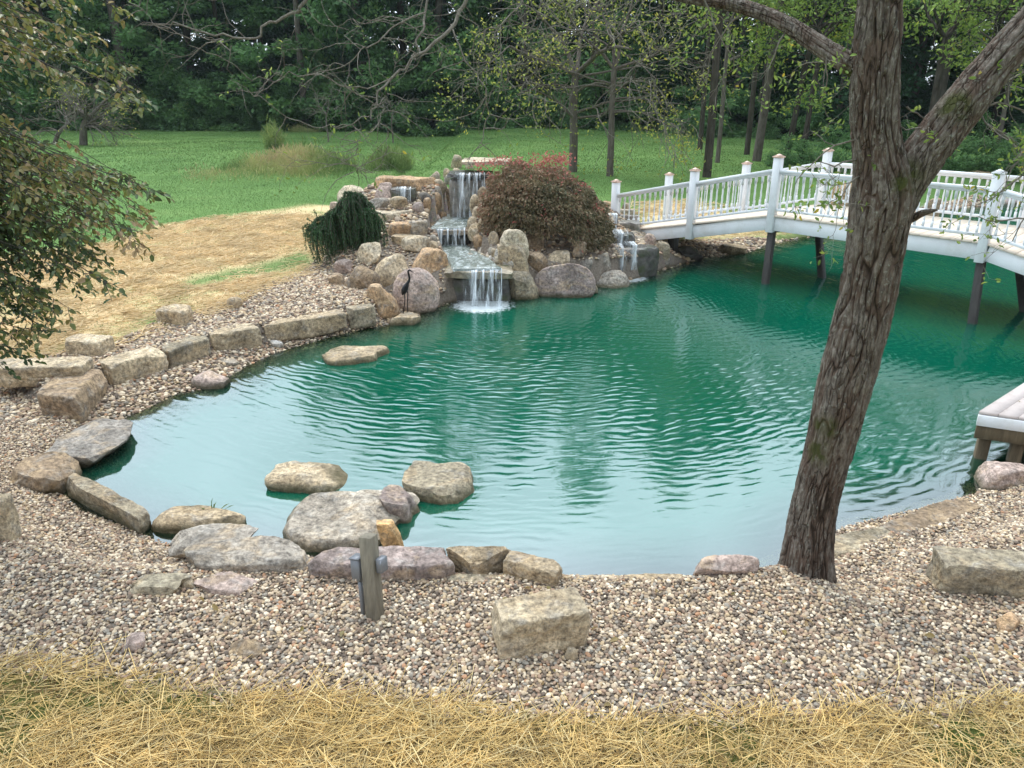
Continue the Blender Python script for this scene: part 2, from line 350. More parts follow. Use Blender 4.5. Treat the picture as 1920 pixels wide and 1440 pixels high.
def H(x, y):
    x = np.atleast_1d(np.asarray(x, float)); y = np.atleast_1d(np.asarray(y, float)); P = np.c_[x, y]
    d = polyseg_dist(P, SHORE)
    near = .34 * ss(d, .0, .42) + .04 * ss(d, .4, 1.5) + .10 * ss(x, 2.2, 5) * ss(d, .6, 2.2)
    nearR = .10 * ss(d, 0, .4) + .28 * ss(d, .45, 1.0) + .14 * ss(d, 1, 3)
    near = near + (nearR - near) * ss(x, 1.9, 2.4)
    near = near + ((.12 * ss(d, 0, .3) + .24 * ss(d, .35, .9)) - near) * ss(-x, 1.9, 2.6)
    dl = polyseg_dist(P, WALLL)
    left = .11 * ss(d, -.02, .40) + .21 * ss(-dl, .12, .26) + .13 * ss(-dl, .5, 2.5)
    far = .10 * ss(d, 0, .4) + .40 * ss(d, .5, 3.2)
    wn_ = 1 - ss(y, 5.6, 6.6); wleft = ss(-x, .6, 1.4)
    rest = far + (left - far) * wleft
    h = rest + (near - rest) * wn_
    # the waterfall mound
    xc = x - (-.75)
    front = np.interp(y - .55 * ss(x, -.1, .5), [11.4, 12.0, 12.5, 13.2, 14.0, 14.8, 15.3, 15.9, 16.8], [0, .22, .50, .72, .95, 1.20, 1.42, 1.40, .40])
    lat = ss(x, -3.9, -2.7) * (1 - ss(x, .6, 3.4) * .75) * (1 - ss(x, 2.9, 3.6))
    lat *= ss(y - (11.6 + np.clip(-x - 1.6, 0, 5) * .55), 0, .6)
    m = front * lat
    h = np.where(d > 0, np.maximum(h, m), h)
    h = np.where(polyseg_dist(P, CH1) < .06, np.minimum(h, Z1F - .10), h); h = np.where(polyseg_dist(P, CH2) < .06, np.minimum(h, Z2F - .10), h)
    h = np.where(d < 0, -np.minimum(1.6, -d * .55), h)
    h = h + (d > .6) * .015 * vn(np.c_[x * .8, y * .8, x * 0], 3) + .10 * ss(y, 24, 50) * vn(np.c_[x * .07, y * .07, x * 0], 4) * (y > 24)
    return h
_T = np.exp(np.linspace(math.log(2.5), math.log(140), 900))
def G(u, v, up=0.0):
    d = ray(u, v); P = CAM + _T[:, None] * d; g = H(P[:, 0], P[:, 1]); b = np.where(P[:, 2] < np.maximum(g, 0) + up)[0]
    if not len(b): return P[-1]
    i = b[0]; lo, hi = _T[max(i - 1, 0)], _T[i]
    Q = CAM + np.linspace(lo, hi, 12)[:, None] * d; g = np.maximum(H(Q[:, 0], Q[:, 1]), 0) + up; j = np.where(Q[:, 2] < g)[0]
    return Q[j[0]] if len(j) else Q[-1]
STRAWB = np.array(px([(-300, 640), (0, 668), (110, 645), (225, 625), (300, 590), (420, 560), (520, 524), (575, 500), (610, 470), (640, 420), (640, 376), (560, 383), (480, 396), (400, 404), (320, 420), (230, 448), (150, 460), (-100, 500), (-400, 540)], .48))
STRAWR = np.array(px([(1175, 425), (1195, 392), (1260, 386), (1370, 390), (1480, 396), (1440, 412), (1310, 424), (1240, 432)], .4))
PATCH = np.array(px([(330, 524), (430, 500), (560, 470), (590, 482), (520, 505), (430, 520), (350, 534)], .48))
STRAWF = np.array(px([(-300, 1225), (0, 1240), (150, 1255), (300, 1275), (450, 1300), (600, 1312), (900, 1332), (1200, 1347), (1500, 1343), (1700, 1338), (2300, 1325)], .38) + [(4, .2), (-4, .2)])
GRAV = np.array([(-9, 1.6), (12, 1.6), (30, 6)] + px([(1920, 345), (1830, 350), (1700, 375), (1600, 400), (1480, 418), (1420, 420), (1250, 432), (1130, 430)], .4) + [(1.6, 16.9), (-2.6, 16.8)] + px([(640, 420), (610, 470), (575, 500), (520, 524), (420, 560), (300, 590), (225, 625), (110, 645), (0, 668), (-300, 640)], .45))

def axis(lo, a, b, hi, st, gr):
    c = np.arange(a, b, st); L = [a]; s = st
    while L[-1] > lo: s *= gr; L.append(L[-1] - s)
    Rr = [b]; s = st
    while Rr[-1] < hi: s *= gr; Rr.append(Rr[-1] + s)
    return np.concatenate([L[::-1], c[1:], Rr])
gx = axis(-380, -8.5, 9, 380, .065, 1.09); gy = axis(-12, 1.5, 17.5, 420, .065, 1.07)
X, Y = np.meshgrid(gx, gy); xf, yf = X.ravel(), Y.ravel(); P2 = np.c_[xf, yf]
Z = H(xf, yf)
nb = .25 * fbm(np.c_[xf * 1.1, yf * 1.1, xf * 0], 4, 5)
m_gr = 1 - ss(polyseg_dist(P2, GRAV) + nb * .5, -.06, .06)
m_sb = 1 - ss(polyseg_dist(P2, STRAWB) + nb * 1.6, -.35, .35)
m_sr = 1 - ss(polyseg_dist(P2, STRAWR) + nb * 2, -.6, .6)
m_sf = 1 - ss(polyseg_dist(P2, STRAWF) + nb * .1, -.05, .05)
m_pt = 1 - ss(polyseg_dist(P2, PATCH) + nb * .8, -.3, .3)
m_st = np.clip(np.maximum(np.maximum(m_sb * (1 - m_pt * .9), m_sr), m_sf), 0, 1)
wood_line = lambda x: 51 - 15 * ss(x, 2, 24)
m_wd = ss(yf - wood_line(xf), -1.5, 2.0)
nx_, ny_ = len(gx), len(gy); I = np.arange(nx_ * ny_).reshape(ny_, nx_)
F = np.stack([I[:-1, :-1], I[:-1, 1:], I[1:, 1:], I[1:, :-1]], -1).reshape(-1, 4)
def ground_mat():
    t = NT('ground_cover', .9, .15); p = t.pos(obj=False); n1 = t.noise(p, .35, 5, .6); n2 = t.noise(p, 30, 6, .75); n3 = t.noise(p, 4, 5, .7)
    grass = t.mix(1, t.ramp(n1, [(.3, (.085, .17, .045)), (.55, (.12, .22, .06)), (.75, (.18, .275, .085))]), t.ramp(n2, [(.3, .6), (.7, 1.4)]), 'MULTIPLY')
    straw = t.mix(1, t.mix(t.ramp(t.noise(p, 1.3, 6, .7), [(.47, 0), (.66, .65)]), (.66, .49, .27), (.22, .29, .10)), t.ramp(n2, [(.25, .6), (.7, 1.35)]), 'MULTIPLY')
    v = t.node('ShaderNodeTexVoronoi'); v.inputs['Scale'].default_value = 24; t.l.new(p, v.inputs['Vector'])
    grav = t.mix(1, t.ramp(n3, [(.3, (.26, .22, .19)), (.7, (.36, .32, .28))]), v.outputs['Color'], 'MIX'); 
    gm = grav.node.inputs[0]; gm.default_value = .18
    near = t.attr('far'); soil = t.ramp(n2, [(.3, (.12, .10, .078)), (.7, (.30, .25, .20))])
    grav = t.mix(near, soil, grav)
    c = t.mix(t.attr('straw'), grass, straw); c = t.mix(t.attr('frontstraw'), c, t.ramp(n3, [(.4, (.22, .15, .06)), (.6, (.11, .13, .035))]))
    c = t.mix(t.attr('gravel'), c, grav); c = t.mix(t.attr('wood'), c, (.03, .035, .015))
    sp = t.node('ShaderNodeSeparateXYZ'); t.l.new(p, sp.inputs[0])
    wet = t.math('SUBTRACT', 1, t.math('MULTIPLY', t.math('SUBTRACT', sp.outputs['Z'], .0), 18), clamp=True)
    c = t.mix(t.math('MULTIPLY', wet, .8), c, (.075, .06, .03)); t.col(c)
    t.bump(t.math('ADD', n2, t.math('MULTIPLY', v.outputs['Distance'], .6)), .6, .03); return t.m
m_gr2 = m_gr * (1 - m_sf) * (1 - m_sb) * (1 - m_sr)
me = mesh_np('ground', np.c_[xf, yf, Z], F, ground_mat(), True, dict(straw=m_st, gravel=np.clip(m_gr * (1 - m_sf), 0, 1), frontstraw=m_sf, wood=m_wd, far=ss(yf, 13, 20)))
ground = tag(link('ground', me), kind='structure')

# ------------------------------------------------------------------ pond water
FALL = PZ(905, 572, 0)[:2]; FALL2 = PZ(1175, 520, 0)[:2]
wx = np.concatenate([np.arange(-6, 10, .11), np.arange(10, 36, .5)]); wy = np.arange(3.6, 28, .11)
X, Y = np.meshgrid(wx, wy); xf, yf = X.ravel(), Y.ravel(); d = polyseg_dist(np.c_[xf, yf], SHORE)
I = np.arange(len(wx) * len(wy)).reshape(len(wy), len(wx)); F = np.stack([I[:-1, :-1], I[:-1, 1:], I[1:, 1:], I[1:, :-1]], -1).reshape(-1, 4)
F = F[(d[F] < .35).any(1)]
def water_mat():
    t = NT('pond_water', .03, .5); geo = t.node('ShaderNodeNewGeometry'); P = geo.outputs['Position']
    body = t.ramp(t.noise(P, .22, 3, .5), [(.3, (.0, .078, .042)), (.7, (.0, .096, .056))])
    t.col(body); t.b.inputs['Specular IOR Level'].default_value = 0; t.b.inputs['Roughness'].default_value = 1
    def rings(c, freq, dist):
        v = t.node('ShaderNodeVectorMath', operation='SUBTRACT'); t.l.new(P, v.inputs[0]); v.inputs[1].default_value = (c[0], c[1], 0)
        l = t.node('ShaderNodeVectorMath', operation='LENGTH'); t.l.new(v.outputs[0], l.inputs[0])
        w = t.math('SINE', t.math('ADD', t.math('MULTIPLY', l.outputs['Value'], freq), t.math('MULTIPLY', t.noise(P, .9, 3, .6), dist)))
        return w, l.outputs['Value']
    w1, l1 = rings(FALL, 52, 30); w2, l2 = rings(FALL2, 41, 26); w4, _ = rings(FALL + np.array([.5, .2]), 83, 34)
    m1 = t.ramp(t.noise(P, .75, 3, .6), [(.40, .0), (.62, 1.2)])
    mid = t.math('MULTIPLY', w1, m1)
    near_damp = t.node('ShaderNodeMapRange'); near_damp.inputs[1].default_value = 5.2; near_damp.inputs[2].default_value = 8.6; near_damp.inputs[3].default_value = .20; near_damp.inputs[4].default_value = 1
    sx = t.node('ShaderNodeSeparateXYZ'); t.l.new(P, sx.inputs[0]); t.l.new(sx.outputs['Y'], near_damp.inputs[0])
    left_damp = t.node('ShaderNodeMapRange'); left_damp.inputs[1].default_value = -3.4; left_damp.inputs[2].default_value = -1.2; left_damp.inputs[3].default_value = .6; left_damp.inputs[4].default_value = 1
    t.l.new(sx.outputs['X'], left_damp.inputs[0])
    damp = t.math('MULTIPLY', near_damp.outputs[0], left_damp.outputs[0])
    chop = t.noise(t.pos((1, 1.6, 1), False), 7, 5, .6, .5)
    h = t.math('ADD', t.math('MULTIPLY', mid, .55), t.math('MULTIPLY', w2, .30)); h = t.math('ADD', h, t.math('MULTIPLY', w4, .16))
    h = t.math('ADD', t.math('MULTIPLY', h, damp), t.math('MULTIPLY', chop, t.math('ADD', t.math('MULTIPLY', damp, .9), .12)))
    b = t.node('ShaderNodeBump'); b.inputs['Strength'].default_value = 1; b.inputs['Distance'].default_value = .0022; t.l.new(h, b.inputs['Height'])
    gl = t.node('ShaderNodeBsdfGlossy'); gl.inputs['Roughness'].default_value = .03; t.l.new(b.outputs[0], gl.inputs['Normal']); gl.inputs['Color'].default_value = (.95, 1, 1, 1)
    fr = t.node('ShaderNodeFresnel'); fr.inputs['IOR'].default_value = 2.5; t.l.new(b.outputs[0], fr.inputs['Normal'])
    tr = t.node('ShaderNodeBsdfTransparent'); tr.inputs[0].default_value = (.72, .86, .62, 1)
    dp = t.attr('depth'); k = t.ramp(dp, [(0, .0), (.10, .22), (.42, 1)])
    m1 = t.node('ShaderNodeMixShader'); t.l.new(k, m1.inputs[0]); t.l.new(tr.outputs[0], m1.inputs[1]); t.l.new(t.b.outputs[0], m1.inputs[2])
    # foam and bubbles drifting from the falls
    def foam(c, r):  # white water where a fall lands
        v = t.node('ShaderNodeVectorMath', operation='DISTANCE'); t.l.new(P, v.inputs[0]); v.inputs[1].default_value = (c[0], c[1], 0)
        return t.math('SUBTRACT', 1, t.math('DIVIDE', v.outputs['Value'], r), clamp=True)
    fz = t.math('MAXIMUM', foam(FALL, .75), t.math('MULTIPLY', foam(FALL2, .6), .95))
    fm = t.math('SUBTRACT', t.math('ADD', fz, t.math('MULTIPLY', t.noise(P, 16, 5, .7), .9)), .78); fm = t.ramp(fm, [(.0, 0), (.22, .95)])
    df = t.node('ShaderNodeBsdfDiffuse'); df.inputs[0].default_value = (.82, .88, .88, 1)
    m0 = t.node('ShaderNodeMixShader'); t.l.new(fm, m0.inputs[0]); t.l.new(m1.outputs[0], m0.inputs[1]); t.l.new(df.outputs[0], m0.inputs[2])
    m2 = t.node('ShaderNodeMixShader'); t.l.new(fr.outputs[0], m2.inputs[0]); t.l.new(m0.outputs[0], m2.inputs[1]); t.l.new(gl.outputs[0], m2.inputs[2])
    t.l.new(m2.outputs[0], t.out.inputs[0]); return t.m
me = mesh_np('pond_water', np.c_[xf, yf, xf * 0], F, water_mat(), True, dict(depth=np.clip(-d * .55, 0, 1.6)))
tag(link('pond_water', me), kind='structure')

# ------------------------------------------------------------------ rocks
def ico(sub, _c={}):
    if sub in _c: return _c[sub]
    import bmesh
    bm = bmesh.new(); bmesh.ops.create_icosphere(bm, subdivisions=sub, radius=1); bm.verts.ensure_lookup_table()
    V = np.array([v.co[:] for v in bm.verts]); F = np.array([[v.index for v in f.verts] for f in bm.faces]); bm.free(); _c[sub] = (V, F); return _c[sub]
def rock_shape(half, kind, seed, sub=4):
    D, F = ico(sub); r = np.random.default_rng(seed); half = np.asarray(half, float)
    e = {'boulder': 3.0, 'round': 2.2, 'block': 16, 'slab': 5}[kind]
    nrm = (np.abs(D) ** e).sum(1) ** (1 / e); V = D / nrm[:, None]
    ncut = {'boulder': 9, 'round': 2, 'block': 7, 'slab': 8}[kind]
    if kind == 'slab': V[:, 2] = np.minimum(V[:, 2], .72 + .12 * r.normal() * V[:, 0]) / .75
    for k in range(ncut):                                   # chisel flat facets
        n = r.normal(size=3); n[2] *= .7; n /= np.linalg.norm(n); sup = (V @ n).max()
        dd = sup * (r.uniform(.60, .88) if kind != 'slab' else r.uniform(.74, .92)) if kind != 'block' else sup * r.uniform(.80, .95); q = V @ n - dd; V = V - np.clip(q, 0, 9)[:, None] * n * .97
    if kind in ('boulder', 'slab'):                         # sheared, lopsided outline
        V[:, 0] += .18 * r.normal() * V[:, 2]; V[:, 2] += .14 * r.normal() * V[:, 0]; V[:, 0] *= 1 + .16 * r.normal() * V[:, 1].clip(-1, 1)
        V /= np.abs(V).max(0)
    if kind == 'slab': V[:, :2] *= (1 + .16 * vn(np.c_[np.arctan2(V[:, 1], V[:, 0]) * 1.6, np.arctan2(V[:, 1], V[:, 0]) * 0 + seed, V[:, 0] * 0], 2))[:, None]
    V = V * half; m = half.mean(); off = r.uniform(0, 50, 3)
    nn = D; a = {'boulder': .07, 'round': .05, 'block': .05, 'slab': .06}[kind]
    V = V + nn * (a * m * fbm(V / m * .9 + off, 2, seed % 97))[:, None]
    strata = vn(np.c_[V[:, 0] / m * .5, V[:, 1] / m * .5, V[:, 2] / m * 5] + off, 5)
    fine = fbm(V / m * 4.2 + off, 3, 9)
    V = V + nn * ((.026 * m) * fine + (.020 * m * strata if kind != 'round' else 0))[:, None]
    if kind != 'round':
        g = 1 - np.abs(vn(V / m * 1.6 + off, 21)) * 7; V = V - nn * (.045 * m * np.clip(g, 0, 1))[:, None]
    return V, F
PAL = dict(tan=(.40, .31, .20), light=(.50, .42, .30), grey=(.33, .29, .24), purple=(.28, .22, .195), orange=(.46, .30, .17), dark=(.10, .09, .08), pink=(.42, .32, .27),
           brown=(.27, .195, .125), white=(.55, .51, .46), olive=(.31, .26, .18), char=(.27, .24, .205), stone=(.40, .345, .275), sand=(.45, .36, .24))
rc = [0]
def rock(u0, v0, u1, v1, kind, color, name, label=None, group=None, up=0, rot=None, Y=None, sub=None, dr=None, cat=None, mat='rock', tilt=0, seed=None, parent=None, sink=0, z=None):
    rc[0] += 1; seed = seed or rc[0] * 13 + 5; uc = (u0 + u1) / 2
    p = PY(uc, v1, Y) if Y else (PZ(uc, v1, z) if z is not None else G(uc, v1, up)); zd = zdepth(p); Wd = (u1 - u0) * zd / FPX
    dep = PITCH + math.atan((v1 - 720) / FPX); dr = dr or {'boulder': .75, 'round': .8, 'block': .6, 'slab': .7}[kind]; D = Wd * dr
    k = {'boulder': .45, 'round': .4, 'block': .85, 'slab': .75}[kind]; ext = (v1 - v0) * zd / FPX; dome = kind in ('boulder', 'slab') and u1 - u0 > 60
    h = (ext - k * D * math.sin(dep)) / math.cos(dep); hmin = Wd * {'boulder': .32, 'round': .5, 'block': .3, 'slab': .12}[kind]
    if h < hmin: h = hmin; D = max(.3 * Wd, (ext - h * math.cos(dep)) / (k * math.sin(dep) + 1e-6)); D = min(D, Wd * 1.3)
    if dome:
        D = Wd * dr; a_ = min(D / 2 * math.sin(dep), (.43 if kind == 'boulder' else .465) * ext); D = max(2 * a_ / math.sin(dep), .35 * Wd); a_ = D / 2 * math.sin(dep); h = math.sqrt(max((ext - a_) ** 2 - a_ ** 2, (.12 * Wd) ** 2)) / math.cos(dep)
    bury = (.75 if dome else .25) * h + .02 + sink; half = (Wd / 2, D / 2, (h + bury) / 2)
    V, F = rock_shape(half, kind, seed, sub or (5 if (u1 - u0) > 90 else 4 if (u1 - u0) > 28 else 3))
    V = V * (np.array(half) / np.abs(V).max(0))
    if tilt: c, s = math.cos(R(tilt)), math.sin(R(tilt)); V = V @ np.array([[c, 0, -s], [0, 1, 0], [s, 0, c]]).T * np.array([1, 1, 1])
    if rot is not None: c, s = math.cos(R(rot)), math.sin(R(rot)); V = V @ np.array([[c, s, 0], [-s, c, 0], [0, 0, 1]])
    me = mesh_np(name, V, F, M[mat]); me.set_sharp_from_angle(angle=R(38))
    o = link(name, me, parent, (p[0], p[1] + D / 2, p[2] + (h - bury) / 2)); o.color = (*(np.array(PAL[color]) * rng.uniform(.9, 1.1)), 1)
    if not parent: tag(o, label, cat or ('rock' if kind != 'block' else 'stone block'), group)
    return o
def block(a, b, h, t, name, label, color='sand', group=None, zb=None, cat='stone block', c=None, seed=None):
    """cut stone standing on the ground from pixel a to b (its front foot), h high, t thick"""
    rc[0] += 1; A = G(*a) if zb is None else PZ(*a, zb); B = G(*b) if zb is None else PZ(*b, zb)
    if c is not None:
        Cc = PZ(*c, A[2]); ax = (B - A) / 2; ay = (Cc - B) / 2; cen = (A + Cc) / 2
    else:
        ax = (B - A) / 2; n = np.array([-ax[1], ax[0], 0]); n /= np.linalg.norm(n); n *= 1 if n[1] > 0 else -1; ay = n * t / 2; cen = (A + B) / 2 + ay
    ax[2] = 0; ay[2] = 0
    zb = (min(A[2], B[2]) if zb is None else zb) - .06; az = (h + .06) / 2; la, lb = np.linalg.norm(ax), np.linalg.norm(ay)
    V, F = rock_shape((la, lb, az), 'block', seed or rc[0] * 7 + 3, 5); V = V * (np.array([la, lb, az]) / np.abs(V).max(0))
    W_ = V[:, :1] * (ax / la) + V[:, 1:2] * (ay / lb) + V[:, 2:] * np.array([0, 0, 1.0])
    me = mesh_np(name, W_, F, M['rock']); me.set_sharp_from_angle(angle=R(38)); o = link(name, me, None, (cen[0], cen[1], zb + az)); o.color = (*(np.array(PAL[color]) * rng.uniform(.92, 1.08)), 1)
    return tag(o, label, cat, group)

GW = 'cut sandstone blocks edging the left shore'
block((-40, 722), (160, 716), .20, .36, 'edging_block', 'long brown edging block at the left edge of the photo, beside the gravel', 'sand', GW, zb=.28)
block((72, 784), (160, 792), .29, .3, 'edging_block', 'dark flat edging block running away from the big grey boulder', 'brown', GW, zb=.08, c=(210, 734))
block((214, 731), (321, 699), .30, .34, 'edging_block', 'yellowish edging block just right of the dark flat one', 'sand', GW, zb=.08)
block((324, 697), (402, 669), .28, .30, 'edging_block', 'square edging block with pale stains, second from the yellowish one', 'olive', GW, zb=.08)
block((404, 667), (496, 648), .28, .36, 'edging_block', 'edging block with chipped face where the wall turns towards the falls', 'sand', GW, zb=.08)
block((499, 643), (655, 616), .25, .34, 'edging_block', 'longest edging block, in front of the gravel below the spruce', 'tan', GW, zb=.08)
block((657, 612), (709, 604), .24, .26, 'edging_block', 'short mossy end block of the wall beside the pink boulder', 'olive', GW, zb=.08)
rock(292, 570, 353, 610, 'block', 'tan', 'stone_block', 'lone cube-shaped block on gravel beside the straw lawn', dr=.8, rot=-15)
rock(113, 626, 196, 668, 'block', 'sand', 'stone_block', 'pale block on gravel under the bronze-leaved tree', dr=.6, rot=-8)
rock(424, 556, 453, 581, 'boulder', 'tan', 'small_rock', 'small tan rock on gravel right of the cube-shaped block')
rock(400, 564, 422, 573, 'slab', 'brown', 'small_rock', 'thin dark shard on gravel beside the small tan rock')
rock(218, 625, 246, 637, 'slab', 'brown', 'broken_brick', 'reddish brick-like shard on the gravel by the pale block', cat='rock')
rock(-30, 925, 22, 1016, 'block', 'sand', 'stone_block', 'tan block cut off by the left edge of the photo', dr=.8)
rock(18, 776, 198, 888, 'slab', 'char', 'shore_boulder', 'big smooth dark grey boulder with a pinkish vein, on the left shore', dr=1.2, seed=71, up=0)
rock(8, 850, 112, 922, 'slab', 'brown', 'shore_rock', 'rough brown rock in front of the big dark grey boulder', dr=1.1)
block((118, 930), (262, 1008), .17, .34, 'ledge_stone', 'long flat ledge stone half sunk in gravel on the left shore', 'olive', cat='rock', c=(290, 985))
rock(273, 940, 452, 1002, 'boulder', 'tan', 'shore_rock', 'rounded tan rock at the water with grass blades behind', dr=.8)
rock(296, 980, 468, 1037, 'slab', 'grey', 'flat_rock', 'thin grey slab wedged in front of the rounded tan rock', dr=.55, up=.04)
rock(322, 1016, 572, 1074, 'slab', 'grey', 'flat_rock', 'long grey-brown slab with pointed right end on the gravel', dr=.42, up=.01)
rock(702, 908, 790, 978, 'slab', 'purple', 'flat_rock', 'purple-grey layered rock behind the huge slab', dr=1.0, z=.02)
rock(470, 918, 768, 1042, 'slab', 'stone', 'flat_rock', 'huge pale slab with an orange broken face, reaching into the pond', dr=1.1, seed=338)
slab_ = bpy.data.objects[[o.name for o in bpy.data.objects if 'orange broken face' in str(o.get('label', ''))][0]]
o = rock(702, 966, 756, 1030, 'slab', 'orange', 'broken_face', dr=.5, parent=slab_, up=.12, seed=12); o.location = Vector(o.location) - slab_.location; o['label'] = 'orange freshly broken corner'; o.color = (.62, .38, .17, 1)
rock(572, 1032, 858, 1088, 'slab', 'purple', 'flat_rock', 'low smooth purple-grey slab right behind the wooden post', dr=.32, up=.01, seed=902)
rock(823, 1015, 962, 1082, 'boulder', 'tan', 'shore_rock', 'rugged layered tan rock leaning on the small square block', dr=.5, seed=77)
rock(943, 1042, 1055, 1093, 'block', 'tan', 'stone_block', 'small square block beside the rugged rock on the near shore', dr=.6, rot=-22)
rock(1287, 1036, 1432, 1084, 'boulder', 'pink', 'shore_rock', 'pinkish low rock on the near shore left of the tree foot', dr=.4)
block((838, 1094), (946, 1098), .02, .10, 'ledge_stone', 'thin ledge stone below the rugged tan rock', 'olive', cat='rock')
block((1056, 1094), (1170, 1093), .01, .09, 'ledge_stone', 'thin tan ledge stone right of the small square block', 'sand', cat='rock')
block((1172, 1092), (1285, 1092), .015, .09, 'ledge_stone', 'thin tan ledge stone left of the pinkish rock', 'tan', cat='rock')
rock(216, 1082, 352, 1115, 'slab', 'olive', 'flat_rock', 'flat olive-grey stone lying in the near gravel', dr=.5, up=.02)
rock(350, 1076, 482, 1120, 'slab', 'pink', 'flat_rock', 'flat pinkish stone lying next to the olive-grey one', dr=.7, up=0)
rock(340, 1088, 366, 1106, 'boulder', 'tan', 'small_rock', 'fist-sized stone between the two flat stones')
rock(921, 1112, 1102, 1230, 'block', 'sand', 'stone_block', 'big chipped block alone on the near gravel', dr=.52, rot=14, seed=424)
rock(1772, 1030, 1990, 1122, 'block', 'olive', 'stone_block', 'big block with white scratches at the right edge', dr=.45, rot=-8)
rock(1872, 1154, 1924, 1188, 'boulder', 'orange', 'small_rock', 'orange-ended stone on gravel below the scratched block')
rock(420, 1200, 493, 1237, 'boulder', 'brown', 'small_rock', 'angular brown stone on gravel near the straw', seed=91)
rock(219, 1194, 270, 1226, 'boulder', 'pink', 'small_rock', 'pale angular stone on gravel at lower left')
rock(1057, 1217, 1084, 1241, 'round', 'tan', 'small_rock', 'fist-sized tan cobble at the right foot of the big block')
rock(476, 857, 647, 926, 'boulder', 'sand', 'pond_rock', 'oval tan rock with a groove rising from the near water', dr=1.1, seed=57, z=0)
rock(738, 864, 896, 950, 'slab', 'olive', 'pond_rock', 'mossy slanted rock standing in water right of the huge slab', dr=.9, seed=207, z=0, rot=-24)
rock(582, 652, 720, 686, 'slab', 'tan', 'pond_rock', 'long low rock alone in the water off the left wall', dr=.9, z=0)
rock(350, 695, 430, 730, 'boulder', 'pink', 'shore_rock', 'pinkish pointed rock at the waterline below the wall')
rock(411, 671, 449, 688, 'slab', 'grey', 'small_rock', 'small grey slab on the beach above the pinkish rock')
rock(503, 636, 531, 654, 'slab', 'white', 'small_rock', 'pale triangular chip on the beach below the longest block')
rock(1848, 865, 1960, 918, 'boulder', 'pink', 'shore_boulder', 'smooth pinkish boulder at the foot of the dock', dr=.7)
block((1555, 1052), (1720, 1014), .035, .26, 'ledge_stone', 'sandy ledge stone right of the leaning trunk', 'olive', cat='rock')
block((1700, 1012), (1845, 954), .035, .24, 'ledge_stone', 'brown ledge stone half covered by gravel below the dock', 'brown', cat='rock')
rock(1815, 315, 1885, 338, 'slab', 'tan', 'flat_rock', 'flat pale slab lying on the far bank behind the bridge', dr=.5)
rock(1562, 344, 1612, 392, 'boulder', 'orange', 'far_boulder', 'rounded tan boulder seen through the railing left of the trunk')
rock(1735, 372, 1765, 412, 'boulder', 'brown', 'far_boulder', 'brown boulder seen through the railing right of the trunk')

# the waterfall mound
m = [
 (624,348,695,384,'boulder','light','white-capped rock at the left top of the mound'), (618,378,645,398,'block','pink','square pinkish stone under the white-capped rock'),
 (688,324,814,362,'slab','orange','largest flat rock, across the top of the mound'), (697,343,736,374,'boulder','pink','triangular stone in front of the largest flat rock'),
 (688,371,732,392,'boulder','grey','grey cushion-shaped stone under the triangular one'), (730,368,768,391,'boulder','tan','tan stone between grey cushion stone and trickle'),
 (691,389,777,411,'slab','light','pale layered slab above the spruce side gravel'), (722,409,780,442,'slab','orange','tilted orange-brown slab below the pale layered one'),
 (763,406,804,441,'slab','grey','wet grey slab beside the middle fall'), (728,434,794,458,'slab','tan','flat tan stone below the tilted orange slab'),
 (747,442,806,472,'boulder','light','cream rock above the orange-topped boulder'), (764,464,839,515,'boulder','orange','orange-topped boulder overhanging the lower fall'),
 (664,455,717,500,'boulder','light','pale pointed boulder at the spruce foot'), (698,476,774,530,'boulder','sand','yellowish angular boulder over the big round one'),
 (623,487,669,515,'boulder','pink','pinkish rock left of the brown domed boulder'), (612,512,646,532,'boulder','brown','smallest brown rock at the left foot of the mound'),
 (637,498,710,540,'boulder','brown','brown domed boulder behind the gravel'), (730,504,822,586,'round','pink','big round pinkish boulder behind the iron heron'),
 (681,532,747,597,'boulder','orange','pink and orange boulder at the end of the wall'), 
 (925,455,994,500,'boulder','tan','square tan stone below the tall boulder'),(978,472,1029,519,'boulder','brown','brown boulder left of the pale slanted one'),
 (935,430,993,482,'boulder','light','tall pale boulder below the red maple'), (1014,470,1077,507,'boulder','sand','pale slanted boulder in the middle of the right bank'),
 (1052,469,1124,512,'boulder','char','dark grey boulder under the maple'), (1112,472,1148,506,'boulder','grey','rounded grey boulder left of the small fall'),
 (1131,494,1146,508,'round','white','small white cobble by the small fall'), (982,435,1021,467,'boulder','brown','dark brown stone in the shade of the maple'),
 (1072,452,1101,477,'boulder','brown','squarish brown stone under the maple skirt'), (937,506,1013,561,'boulder','olive','tan wedge-shaped boulder right of the lower fall'),
 (1001,496,1119,556,'round','purple','largest purple-grey boulder at the water'), (1102,527,1123,548,'boulder','olive','small mossy stone right of the purple-grey boulder'),
 (1119,506,1188,538,'boulder','grey','wet rounded boulder under the small fall'),
]
for u0, v0, u1, v1, k, c, lab in m: rock(u0, v0, u1, v1, k, c, 'waterfall_rock', lab, 'rocks of the waterfall mound', rot=rng.uniform(-14, 14), sink=.05, up=.15 if (970 < u0 < 1125 and 440 < v0 < 480) or u0 in (925, 935) else .03)
rock(725, 583, 792, 611, 'slab', 'tan', 'flat_rock', 'flat stone at the waterline under the iron heron', z=0, dr=.6)
